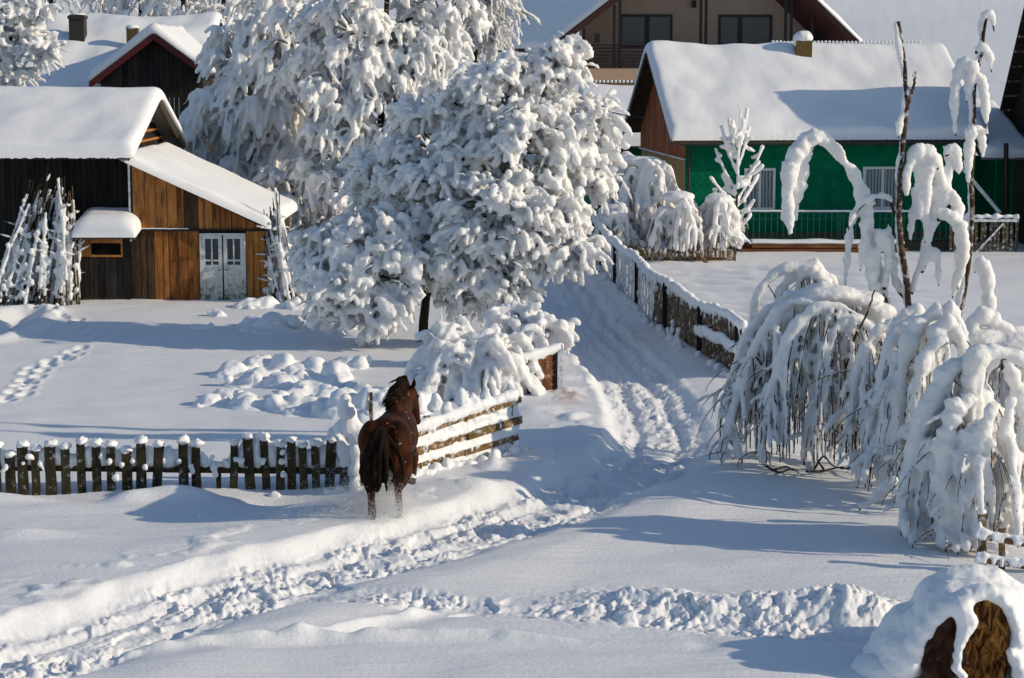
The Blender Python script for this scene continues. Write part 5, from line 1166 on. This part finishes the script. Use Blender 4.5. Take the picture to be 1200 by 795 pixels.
# tall bare stems with hanging fronds
weeper('young_tree', 'two tall bare brown stems with snow fronds standing among the weeping trees', 'tree', G(1072, 400) + (0, -9, 0), [
    ([(1040, 365), (1028, 310), (1012, 240), (1000, 210), (985, 188), (962, 168), (942, 170), (928, 185), (921, 215), (918, 262)], .3, .85, 0),
    ([(960, 168), (945, 172), (934, 190), (930, 220), (932, 262)], .25, 1.0, 0), ([(958, 168), (940, 180), (926, 205), (924, 240), (926, 278)], .15, 1.1, 0), ([(950, 170), (942, 190), (940, 215), (936, 240)], .35, .9, 0), 
    ([(1068, 345), (1085, 290), (1100, 252), (1110, 225), (1112, 200), (1106, 172)], .1, .72, 0),
    ([(1107, 225), (1098, 195), (1085, 184), (1070, 190), (1063, 208), (1062, 232)], .1, .95, 0), ([(1096, 195), (1084, 190), (1077, 215), (1078, 260)], .15, .95, 0), ([(1100, 198), (1092, 195), (1086, 220), (1084, 285)], .0, .8, 0), ([(1090, 190), (1082, 210), (1072, 240), (1066, 283)], .2, .7, 0), ([(1104, 200), (1098, 215), (1094, 240), (1093, 262)], .2, .8, 0),
    ([(1108, 182), (1116, 180), (1122, 190), (1124, 206)], .1, .8, 0), ([(1110, 222), (1118, 238), (1124, 262), (1120, 290)], .1, .8, 0), ([(1098, 258), (1112, 258), (1124, 272), (1130, 300), (1122, 340)], .0, .9, 0), ([(1118, 262), (1128, 290), (1124, 320), (1116, 350)], .1, .9, 0),
    ([(1140, 92), (1130, 80), (1121, 95), (1118, 125), (1120, 160)], .5, .8, 0), ([(1143, 75), (1138, 95), (1133, 120)], .4, .8, 0), ([(1143, 62), (1152, 60), (1159, 70), (1162, 85)], .5, .6, 0), ([(1142, 98), (1150, 100), (1154, 125), (1157, 160)], .5, .7, 0), ([(1157, 16), (1162, 22), (1165, 37)], .5, .5, 0), ([(1157, 16), (1151, 28), (1148, 42)], .5, .5, 0), ([(1140, 150), (1136, 175), (1134, 215)], .4, .8, 0), ([(1143, 150), (1150, 165), (1152, 186)], .5, .6, 0),
    ([(1048, 250), (1042, 235), (1030, 232), (1012, 240), (998, 258), (994, 270)], .2, .42, 0), ([(1005, 245), (996, 275), (990, 340)], .3, .55, 0), ([(1024, 240), (1014, 262), (1008, 318)], .2, .6, 0), ([(1058, 135), (1054, 150), (1053, 162)], 0, .5, 0),
    ([(1060, 350), (1050, 335), (1046, 300), (1040, 262)], .2, .6, 0), ([(1080, 320), (1090, 300), (1098, 310), (1100, 335)], .1, .7, 0), ([(1150, 420), (1158, 380), (1156, 330), (1148, 312), (1142, 320)], -.4, .95, 0), ([(1030, 360), (1022, 330), (1016, 290), (1018, 276)], .1, .9, 0), ([(1036, 340), (1042, 300), (1034, 280), (1028, 300), (1026, 330)], .1, .8, 0)],
    Yw + .3, strands=0, seed=402, cap=(.085, .125), dspread=.3, voxel=.03,
    stems=[([(1080, 405), (1068, 378), (1062, 330), (1055, 280), (1053, 235), (1056, 190), (1061, 140), (1062, 100), (1058, 62), (1053, 25)], 0, .066, .8), ([(1062, 132), (1066, 115), (1071, 100), (1073, 84)], 0, .034, 1.0), ([(1118, 395), (1126, 360), (1134, 310), (1139, 260), (1138, 205), (1141, 150), (1142, 105), (1150, 60), (1157, 15)], .5, .062, 1.0),
           ([(990, 440), (1000, 400), (1015, 370), (1025, 340)], -1.0, .028, 0), ([(1055, 420), (1045, 370), (1035, 345)], .2, .05, .9)])
weeper('weeping_tree', 'heavy arching snow tree right of the tall bare stems', 'tree', G(1090, 570), [
    ([(1130, 420), (1125, 385), (1110, 372), (1090, 376), (1072, 392), (1062, 420), (1055, 460), (1050, 520), (1052, 560)], 0, 1.5, 1.0),
    ([(1130, 420), (1120, 390), (1105, 388), (1095, 410), (1090, 445), (1080, 480)], -.3, 1.4, .9),
    ([(1130, 410), (1140, 385), (1160, 380), (1180, 395), (1195, 420), (1200, 460)], .3, 1.5, .9),
    ([(1120, 400), (1100, 378), (1070, 382), (1048, 400), (1035, 440), (1028, 500), (1026, 545)], .5, 1.2, 1.1),
    ([(1100, 390), (1080, 372), (1060, 378), (1045, 392), (1035, 420)], .8, 1.2, 1.0),
    ([(1110, 400), (1085, 420), (1075, 470), (1070, 530), (1066, 575)], -.6, 1.2, 1.1),
    ([(1140, 400), (1165, 395), (1190, 400), (1215, 430), (1225, 480)], .6, 1.4, 1),
    ([(1060, 600), (1045, 570), (1030, 585), (1006, 598)], -1.6, 1.1, 0),
    ([(1090, 400), (1060, 400), (1040, 430), (1020, 490), (1010, 560)], .9, 1.1, 1.3), ([(1085, 410), (1055, 425), (1040, 470), (1034, 560)], .3, 1.1, 1.3), ([(1120, 430), (1100, 450), (1095, 520), (1092, 600)], -.2, 1.1, 1.2), ([(1080, 395), (1050, 385), (1020, 400), (1002, 450), (994, 530)], 1.3, 1.0, 1.3)],
    29.9, strands=7.5, seed=403, sr=(.022, .046), cap=(.05, .085), voxel=.028, slen=(.3, .95), blobs=[(1190, 405, .2, (.5, .4, .2)), (1150, 398, .3, (.4, .4, .16)), (1075, 385, .4, (.35, .3, .12))])
weeper('weeping_tree', 'thickest snow draped tree at the right edge above the broken fence', 'tree', G(1150, 640), [
    ([(1215, 440), (1180, 420), (1155, 422), (1140, 440), (1138, 470), (1148, 500), (1160, 540), (1165, 590), (1160, 640)], 0, 1.7, .8),
    ([(1160, 425), (1150, 450), (1155, 480), (1175, 510), (1190, 560), (1200, 620)], .2, 1.7, .8),
    ([(1140, 470), (1120, 490), (1108, 520), (1102, 570), (1106, 640)], -.3, 1.7, .8),
    ([(1150, 500), (1135, 520), (1128, 570), (1126, 655)], -.5, 1.5, .8),
    ([(1170, 430), (1140, 425), (1110, 445), (1092, 480), (1075, 520), (1064, 560), (1058, 610)], .2, 1.75, .8),
    ([(1110, 450), (1100, 480), (1092, 530), (1085, 600)], .5, 1.5, .9),
    ([(1180, 425), (1190, 460), (1205, 500), (1215, 560), (1220, 640)], .4, 1.6, .8),
    ([(1165, 480), (1150, 520), (1145, 580), (1142, 640)], -.7, 1.4, .9),
    ([(1185, 470), (1178, 520), (1180, 580), (1178, 620)], -.5, 1.5, .9),
    ([(1100, 520), (1085, 545), (1080, 600)], -.2, 1.4, .8)],
    27.2, strands=9, seed=404, sr=(.025, .05), cap=(.05, .085), slen=(.45, 1.0), voxel=.027, blobs=[(1150, 560, .35, (.2, .2, .7)), (1185, 580, .4, (.25, .25, .6)), (1150, 470, .1, (.15, .14, .22))])
# dead twigs lying in front of the weeping trees
tw = MB(); r_ = np.random.default_rng(9)
for k, pp in enumerate([[(895, 556), (912, 560), (928, 556), (936, 562)], [(905, 561), (920, 557), (930, 560)], [(945, 560), (962, 552), (985, 550), (1012, 553), (1028, 560)], [(955, 548), (965, 540), (975, 552), (990, 555)], [(965, 551), (957, 543)], [(985, 550), (1000, 556), (1010, 562)]]):
    q = [np.array([*G(a, b)[:2], 0]) for a, b in pp]; q = [p + (0, 0, hz(p[0], p[1]) + .03 + r_.uniform(0, .10)) for p in q]; tw.tube(bez(q, 10), np.linspace(.022, .008, 10), 5)
tag(tw.build('fallen_branch', M['twig'], at=G(960, 556)), 'dark fallen twigs lying on the snow before the weeping trees', 'branch')
# weeping shrubs before the green house
Yg = 64.5
def gshrub(label, cx, top, half, foot, Y, seed, n=13):
    r = np.random.default_rng(seed); ar = []
    for k in range(n):
        sgn = -1 if k % 2 else 1; w_ = half * r.uniform(.35, 1.05) * sgn; tp = top + r.uniform(0, 26); x0 = cx + r.uniform(-8, 8)
        ar.append(([(x0, foot - 15), (x0 + w_ * .08, (tp + foot) / 2 - 12), (x0 + w_ * .35, tp), (x0 + w_ * .75, tp + 12), (x0 + w_, tp + (foot - tp) * r.uniform(.35, .75))], r.uniform(-.9, .9), 1.0, 1.1))
    return weeper('weeping_shrub', label, 'bush', G(cx, foot), ar, Y, strands=7, seed=seed, sr=(.03, .065), cap=(.05, .10), slen=(.3, .85), voxel=.042, dspread=.8, lobes=1.2, blobs=[(cx, top + 6, 0, (half / 36 * .55, .5, .2))])
gshrub('high domed weeping shrub left of the green house corner', 752, 184, 48, 300, 66.5, 501)
gshrub('low weeping shrub beside the lane fence top', 722, 240, 30, 308, 65.5, 505, 9)
gshrub('white weeping shrub over the stub pickets, middle one', 795, 225, 36, 312, 64.2, 502)
gshrub('right hand weeping shrub at the end of the stub pickets', 842, 228, 30, 308, 64.6, 503, 11)
# upright frosted sapling in front of the first window
def sapling():
    Y = 66.; r = np.random.default_rng(61); t = thing('sapling', 'upright frosted sapling before the left window of the green house', 'tree', G(861, 304))
    tk = MB(); tk.tube(bez([G(861, 306) - (0, 0, .2), P(862, 270, Y), P(864, 220, Y), P(866, 165, Y), P(868, 130, Y)], 14), np.linspace(.06, .02, 14), 7)
    tk.build('trunk', M['bark'], t, True); tw = Tubes(); sn = Tubes()
    sp = bez([P(862, 262, Y), P(864, 220, Y), P(866, 165, Y), P(868, 128, Y)], 20); sn.add(sp, np.full(20, .05), 7)
    for (x0, y0, x1, y1) in [(862, 250, 836, 222), (862, 240, 894, 172), (862, 245, 889, 205), (863, 225, 838, 175), (863, 215, 890, 190), (864, 205, 845, 148), (864, 200, 878, 150), (865, 190, 854, 140), (865, 185, 876, 128), (865, 190, 850, 160), (862, 255, 842, 235), (862, 258, 884, 235), (863, 232, 846, 205), (864, 222, 880, 205), (862, 266, 848, 250), (862, 268, 880, 252), (866, 170, 871, 140), (866, 178, 858, 142), (863, 238, 832, 208), (864, 210, 895, 195)]:
        dy = r.uniform(-.9, .9); a, b = P(x0, y0, Y), P(x1, y1, Y + dy); md = (a + b) / 2 + (0, 0, -.12); q = bez([a, md, b], 9); tw.add(q, np.linspace(.022, .008, 9), 5); sn.add(q + (0, 0, .035), np.linspace(.05, .075, 9) * r.uniform(.8, 1.25, 9), 7)
        for k in range(3): c = q[r.integers(3, 8)]; d = c + r.normal(size=3) * (.18, .18, .1); sn.add(np.linspace(c, d, 5), np.array([.05, .07, .08, .07, .04]), 6)
    tw.build('crown', M['twig'], t); sn.fuse('snow_cover', M['snow_tree'], t, .04, 2, ((6, .02), (14, .012)))
sapling()
# ------------------------------------------------------------------ leaning pole stacks with snow, by the barn
def pole_stack(label, xs, ytop, xt, Y, n, seed, ybase=352):
    r = np.random.default_rng(seed); t = thing('pole_stack', label, 'poles', G((xs[0] + xs[1]) / 2, 354)); sn = Tubes(); tw_ = Tubes()
    for k in range(n):
        bx = r.uniform(*xs); f = (bx - xs[0]) / (xs[1] - xs[0]); tx = xt[0] + (xt[1] - xt[0]) * f + r.normal() * 5; ty = ytop + r.uniform(0, 60) + 40 * abs(f - .55)
        dy = r.uniform(-.7, .35); a = P(bx, ybase + r.uniform(-3, 4), Y + dy); a[2] = -.05; b = P(tx, ty, Y + dy * .3 + .5); md = (a + b) / 2 + r.normal(size=3) * .04; q = bez([a, md, b], 10)
        mb = MB(); mb.tube(q, np.linspace(.026, .012, 10) * r.uniform(.7, 1.4), 6); mb.build('pole', M['bark'] if r.random() < .6 else M['mid_wood'], t)
        off = q + np.array([0.01, -.02, .03]); 
        if r.random() < .9:
            i0 = r.integers(0, 3); i1 = r.integers(6, 11); rad = np.clip(.045 + .045 * pn2(np.arange(10) * .9 + k * 3, np.arange(10) * 0. + seed), .015, .1); 
            if i1 - i0 >= 3: sn.add(off[i0:i1], rad[i0:i1], 7)
        for _ in range(4): sn.ball(q[r.integers(0, 8)] + r.normal(size=3) * .06 + (0, -.05, .02), r.uniform(.035, .085) * np.array([1, 1, 1.3]), 7, 6)
        for _ in range(4):
            j = r.integers(1, 9); d = q[j] + np.array([r.normal() * .22, r.normal() * .12 - .08, r.uniform(-.12, .28)]); sg = np.linspace(q[j], d, 5); tw_.add(sg, np.linspace(.010, .004, 5), 4)
            if r.random() < .6: sn.add(sg + (0, 0, .012), np.array([.016, .026, .032, .028, .012]), 6)
    tw_.build('twigs', M['twig'], t)['kind'] = 'stuff'; sn.fuse('snow_cover', M['snow_tree'], t, .026, 2, ((6, .018), (16, .014)))
pole_stack('snow crusted pole stack leaning on the dark barn wall', (-16, 94), 194, (34, 86), 54.4, 92, 71)
pole_stack('snow crusted pole stack at the end of the orange lean-to', (318, 362), 215, (312, 330), 54.9, 36, 72)
# ------------------------------------------------------------------ snowed-in garden heaps
def heap(label, spots, Y0, seed, vox=.04):
    r = np.random.default_rng(seed); T = Tubes(); c = []
    for px, py, w_, h in spots:
        g = G(px, py); k = g[1] / FPX; rx = w_ * k; rz = h * k; z0 = hz(g[0], g[1])
        T.ball((g[0], g[1], z0 - .02), (rx, rx * 1.1, rz), 14, 10); c.append(g)
        T.ball((g[0], g[1], z0 - .06), (rx * 1.5, rx * 2.0, rz * .5), 14, 10)
        for _ in range(4): T.ball((g[0] + r.normal() * rx * .6, g[1] + r.normal() * rx * .7, z0 + rz * r.uniform(.1, .7)), rx * r.uniform(.25, .5) * np.array([1, 1, .8]), 9, 7)
    o = T.fuse('snow_heap', M['snow'], None, vox, 12, ((1.8, .09), (5, .04), (12, .015)), at=np.mean(c, axis=0)); tag(o, label, 'snow heap', None)
heap('rounded snow heaps over plants in front of the barn door', [(292, 362, 14, 8), (312, 360, 16, 9), (340, 362, 14, 9), (352, 364, 10, 8), (300, 384, 16, 12), (318, 390, 26, 20), (340, 388, 16, 16), (356, 390, 12, 18), (374, 390, 14, 20), (392, 394, 14, 8), (410, 386, 12, 10), (385, 370, 12, 10), (255, 372, 9, 5), (235, 388, 10, 4)], 50, 81)
heap('wide bed of rounded snow heaps behind the picket fence', [(275, 440, 20, 18), (300, 432, 20, 16), (330, 432, 20, 18), (300, 452, 26, 16), (330, 455, 22, 18), (352, 440, 16, 14), (370, 440, 16, 18), (392, 445, 16, 20), (405, 432, 20, 14), (372, 462, 24, 22), (355, 465, 16, 14), (245, 476, 16, 12), (262, 468, 16, 14), (290, 478, 22, 14), (320, 480, 26, 16), (350, 478, 22, 18), (412, 462, 14, 16), (425, 470, 18, 18), (385, 480, 24, 20), (405, 490, 26, 34), (432, 492, 24, 36), (455, 492, 20, 36), (345, 486, 30, 12), (480, 486, 24, 26)], 42, 82)
# ------------------------------------------------------------------ the horse
def horse_mat():
    m, nt, N, L, B = new_mat('bay_coat'); B.inputs['Roughness'].default_value = .55; B.inputs['Specular IOR Level'].default_value = .06
    B.inputs['Sheen Weight'].default_value = .0
    tc = N.new('ShaderNodeTexCoord'); n = N.new('ShaderNodeTexNoise'); n.inputs['Scale'].default_value = 3.2; n.inputs['Detail'].default_value = 7; n.inputs['Roughness'].default_value = .6; L.new(tc.outputs['Object'], n.inputs['Vector'])
    r = ramp(N, [(.25, (.009, .0028, .001)), (.5, (.037, .0105, .003)), (.75, (.095, .029, .007))]); L.new(n.outputs['Fac'], r.inputs[0])
    # darker seat and inner legs of a bay: dark stripe down the back, sooty over the rump
    sx = N.new('ShaderNodeSeparateXYZ'); L.new(tc.outputs['Object'], sx.inputs[0])
    ml = N.new('ShaderNodeMapRange'); ml.inputs[1].default_value = .35; ml.inputs[2].default_value = .62; L.new(sx.outputs[2], ml.inputs[0])
    legr = N.new('ShaderNodeMix'); legr.data_type = 'RGBA'; L.new(ml.outputs[0], legr.inputs[0]); legr.inputs[6].default_value = (.032, .010, .0045, 1); L.new(r.outputs[0], legr.inputs[7])
    # powder snow caught on the lower legs
    n2 = N.new('ShaderNodeTexNoise'); n2.inputs['Scale'].default_value = 14; n2.inputs['Detail'].default_value = 6; L.new(tc.outputs['Object'], n2.inputs['Vector'])
    ms = N.new('ShaderNodeMapRange'); ms.inputs[1].default_value = .34; ms.inputs[2].default_value = .08; ms.inputs[3].default_value = .0; ms.inputs[4].default_value = .26; L.new(sx.outputs[2], ms.inputs[0])
    ad = N.new('ShaderNodeMath'); L.new(n2.outputs['Fac'], ad.inputs[0]); L.new(ms.outputs[0], ad.inputs[1])
    fr = ramp(N, [(.66, (0, 0, 0)), (.8, (1, 1, 1))]); L.new(ad.outputs[0], fr.inputs[0])
    mx = N.new('ShaderNodeMix'); mx.data_type = 'RGBA'; L.new(fr.outputs[0], mx.inputs[0]); L.new(legr.outputs[2], mx.inputs[6]); mx.inputs[7].default_value = (.7, .71, .72, 1)
    L.new(mx.outputs[2], B.inputs['Base Color'])
    mp = N.new('ShaderNodeMapping'); mp.inputs['Scale'].default_value = (90, 90, 14); L.new(tc.outputs['Object'], mp.inputs['Vector'])
    hn = N.new('ShaderNodeTexNoise'); hn.inputs['Scale'].default_value = 1; hn.inputs['Detail'].default_value = 4; L.new(mp.outputs[0], hn.inputs['Vector'])
    bp = N.new('ShaderNodeBump'); bp.inputs['Strength'].default_value = .35; bp.inputs['Distance'].default_value = .012; L.new(hn.outputs['Fac'], bp.inputs['Height']); L.new(bp.outputs[0], B.inputs['Normal'])
    return m
M['bay'] = horse_mat()
def hair_mat(name, c0, c1):
    m, nt, N, L, B = new_mat(name); B.inputs['Roughness'].default_value = .85; B.inputs['Specular IOR Level'].default_value = .08
    tc = N.new('ShaderNodeTexCoord'); mp = N.new('ShaderNodeMapping'); mp.inputs['Scale'].default_value = (45, 45, 5); L.new(tc.outputs['Object'], mp.inputs['Vector'])
    n = N.new('ShaderNodeTexNoise'); n.inputs['Scale'].default_value = 1; n.inputs['Detail'].default_value = 5; L.new(mp.outputs[0], n.inputs['Vector'])
    r = ramp(N, [(.35, c0), (.7, c1)]); L.new(n.outputs['Fac'], r.inputs[0]); L.new(r.outputs[0], B.inputs['Base Color'])
    bp = N.new('ShaderNodeBump'); bp.inputs['Strength'].default_value = .9; bp.inputs['Distance'].default_value = .02; L.new(n.outputs['Fac'], bp.inputs['Height']); L.new(bp.outputs[0], B.inputs['Normal']); return m
M['tail_hair'] = hair_mat('tail_hair', (.004, .003, .0025), (.018, .011, .007))
M['mane_hair'] = hair_mat('mane_hair', (.006, .0045, .003), (.022, .013, .006))
M['hoof'] = plain_mat('hoof_horn', (.05, .035, .025), .6, .3, 20)
M['eye'] = plain_mat('eye_dark', (.004, .003, .003), .12, .1, 20, spec=.6)
HB = np.array([G(452, 612)[0] + .08, G(452, 612)[1] + .32, 0.0]); HB[2] = hz(HB[0], HB[1]) - .17
HROT = -math.radians(6)
def horse():
    c, s = math.cos(HROT), math.sin(HROT)
    def W(p):
        p = np.array(p, float); p[..., 2] -= .16 * sm(.55, 1.05, p[..., 1]) * sm(.95, 1.3, p[..., 2])
        return 1.07 * p @ np.array([[c, s, 0], [-s, c, 0], [0, 0, 1]]) + HB
    T = Tubes()
    def chain(pts, rw, rh, K=16, S=14):
        n = len(pts); t = np.linspace(0, n - 1, K); P_ = bez(pts, K); a = np.interp(t, np.arange(n), rw); b = np.interp(t, np.arange(n), rh)
        a = a.copy(); b = b.copy(); T.add(W(P_), a, S, b)
    def ball(p, r): T.ball(W(p), r, 14, 10)
    # trunk: rump, croup, loin, barrel, ribs, shoulder, chest
    chain([(0, -.80, 1.20), (0, -.70, 1.18), (0, -.5, 1.185), (0, -.25, 1.17), (0, .05, 1.12), (0, .35, 1.10), (0, .60, 1.14), (0, .82, 1.14), (0, .94, 1.12)],
          [.13, .26, .33, .325, .35, .345, .285, .21, .10], [.12, .26, .34, .33, .37, .385, .385, .29, .12], 30, 18)
    for sx in (-1, 1):
        ball((sx * .18, -.55, 1.18), (.205, .29, .31)); ball((sx * .205, -.48, .92), (.175, .27, .32)); ball((sx * .13, .62, 1.12), (.13, .2, .3)); ball((sx * .135, -.66, 1.05), (.145, .17, .28))
    ball((0, .48, 1.42), (.09, .22, .13))           # withers
    ball((0, .1, .90), (.22, .45, .20))             # belly
    # neck and head, turned a little to the right
    chain([(0, .58, 1.28), (.0, .80, 1.44), (.02, .98, 1.58), (.05, 1.12, 1.72)], [.20, .16, .125, .10], [.31, .25, .19, .14], 16, 14)
    chain([(.05, 1.06, 1.75), (.075, 1.22, 1.68), (.095, 1.33, 1.54), (.115, 1.41, 1.37), (.125, 1.46, 1.26)], [.085, .10, .085, .062, .058], [.11, .145, .12, .085, .07], 18, 12)
    ball((.085, 1.17, 1.58), (.09, .10, .13)); ball((.13, 1.48, 1.24), (.062, .06, .065))
    for sx in (-1, 1): chain([(.055 + sx * .065, 1.08, 1.79), (.055 + sx * .09, 1.075, 1.875), (.055 + sx * .093, 1.08, 1.965)], [.042, .046, .012], [.022, .02, .008], 8, 8)
    # hind legs: stifle forward, hock back, near-vertical shank
    def hind(sx, dy, lift=0.):
        h = (sx * .18, -.50, 1.02); st = (sx * .21, -.32 + dy * .3, .78); hk = (sx * .155, -.66 + dy, .53 + lift); fl = (sx * .15, -.60 + dy * 1.1, .17 + lift); hf = (sx * .15, -.54 + dy * 1.1, .06 + lift)
        chain([h, (sx * .19, -.42, .92), st], [.16, .165, .13], [.24, .21, .16], 10); chain([st, (sx * .19, -.50 + dy * .7, .64), hk], [.145, .12, .075], [.165, .13, .088], 12)
        ball((hk[0], hk[1] - .035, hk[2] + .03), (.05, .06, .08)); chain([hk, (hk[0], (hk[1] + fl[1]) / 2 - .01, (hk[2] + fl[2]) / 2), fl], [.064, .054, .062], [.076, .058, .064], 10)
        chain([fl, hf], [.05, .052], [.05, .055], 5); ball((fl[0], fl[1] - .025, fl[2] - .01), (.05, .055, .055)); return hf
    def fore(sx, knee, fet, hoof):
        el = (sx * .15, .55, .92); chain([(sx * .14, .62, 1.08), el, ((el[0] + knee[0]) / 2, (el[1] + knee[1]) / 2, (el[2] + knee[2]) / 2 + .02), knee], [.13, .115, .085, .066], [.18, .14, .095, .072], 12)
        ball(knee, (.056, .06, .065)); chain([knee, tuple((np.array(knee) + fet) / 2), fet], [.058, .05, .056], [.06, .052, .058], 9); chain([fet, hoof], [.046, .05], [.046, .05], 5)
        return hoof
    hf = [(hind(-1, -.12, .03), False), (hind(1, .22, .0), False)]
    hf.append((fore(-1, (-.14, .70, .52), (-.13, .66, .16), (-.13, .72, .05)), False))
    hf.append((fore(1, (.19, .84, .66), (.20, .58, .50), (.20, .52, .46)), True))
    body = T.fuse('horse', M['bay'], None, .018, 7, ((5, .006),), at=HB, fac=.5)
    tag(body, 'brown bay horse trotting away up the snowy lane, right foreleg lifted', 'horse')
    # hooves
    for h, up in hf:
        p = np.array(h); mb = MB()
        if up: C = [p + (0, .02, .01), p + (0, -.055, -.05)]; 
        else: C = [p + (0, .0, .015), p + (0, .035, -.07)]
        mb.tube(W(np.array(C)), [.054, .066], 10); mb.build('hoof', M['hoof'], body, True)
    T2 = Tubes(); T2.ball(W((.20, .50, .47)), (.065, .05, .05)); T2.ball(W((.17, .53, .49)), (.05, .05, .04)); T2.fuse('hoof_snow', M['snow'], body, .015, 2, ((14, .01),))
    for sx in (-1, 1): mb = Tubes(); mb.ball(W((.09 + sx * .09, 1.245, 1.66)), (.02, .026, .024), 8, 6); mb.build('eye', M['eye'], body)
    # tail, swung to the left
    rr = np.random.default_rng(77); T = Tubes()
    for k in range(95):
        o = rr.normal(size=3) * (.028, .03, .02); sp = rr.normal() * .085; l = rr.uniform(.72, 1.08); bk = rr.normal() * .05
        pts = [np.array((.02, -.78, 1.38)) + o * .6, np.array((.0 + sp * .3, -.93, 1.36)) + o, np.array((-.02 + sp * .8, -.96 + bk, 1.16)) + o, np.array((-.045 + sp * 1.15, -.93 + bk, 1.14 - .30 * l)) + o, np.array((-.06 + sp * 1.1, -.88 + bk * 1.4, 1.14 - .58 * l)) + o]
        T.add(W(bez(pts, 12)), np.array([.02, .026, .03, .034, .036, .036, .034, .03, .026, .02, .014, .006]), 6)
    T.fuse('tail', M['tail_hair'], body, .014, 2, ((9, .012), (26, .006)))
    # mane blown to the left, forelock standing
    T = Tubes()
    for k in range(120):
        f = rr.random(); b = bez([(0, .56, 1.50), (0, .74, 1.62), (.01, .90, 1.75), (.04, 1.03, 1.86), (.06, 1.12, 1.87)], 50)[int(f * 49)]
        l = rr.uniform(.14, .30) * (1 - .3 * f); d = np.array((-.75 + rr.normal() * .3, -.35 + rr.normal() * .3, .55 * f + rr.normal() * .2)); d /= np.linalg.norm(d); b = b + rr.normal(size=3) * (.015, .02, .012)
        pts = [b - (0, 0, .03), b + d * l * .4 + (0, 0, .03), b + d * l * .8 - (0, 0, l * .28 * (1 - f * .7)), b + d * l * 1.05 - (0, 0, l * .75 * (1 - f * .8))]
        T.add(W(bez(pts, 8)), np.array([.02, .022, .02, .018, .015, .011, .008, .004]), 5)
    T.fuse('mane', M['mane_hair'], body, .011, 1, ((12, .008),))
horse()
# ------------------------------------------------------------------ powder snow thrown up by the hooves
def spray():
    r = np.random.default_rng(88); n = 70000; c = G(438, 612); c[2] = hz(c[0], c[1])
    blobs = [((.1, -.15, .16), (.26, .22, .16), .35), ((-.25, -.1, .05), (.5, .35, .14), .25), ((.12, .0, .08), (.30, .3, .16), .2), ((-.1, .1, .25), (.34, .3, .2), .10), ((-.55, -.25, .04), (.55, .35, .10), .10)]
    k = r.choice(len(blobs), n, p=[b[2] for b in blobs]); o = np.array([b[0] for b in blobs])[k]; sg = np.array([b[1] for b in blobs])[k]
    p = c + o + r.normal(size=(n, 3)) * sg; p[:, 2] = c[2] - .02 + np.abs(p[:, 2] - c[2]); s = r.uniform(.0016, .0042, n) * np.where(r.random(n) < .01, 2.2, 1)
    oc = np.array([(1, 0, 0), (-1, 0, 0), (0, 1, 0), (0, -1, 0), (0, 0, 1), (0, 0, -1)], float); tr = np.array([(0, 2, 4), (2, 1, 4), (1, 3, 4), (3, 0, 4), (2, 0, 5), (1, 2, 5), (3, 1, 5), (0, 3, 5)])
    V = (p[:, None] + oc[None] * s[:, None, None]).reshape(-1, 3); F = (np.arange(n)[:, None, None] * 6 + tr[None]).reshape(-1, 3)
    tag(make_np('snow_spray', V, F, M['snow'], smooth=False, at=c), kind='stuff')
spray()
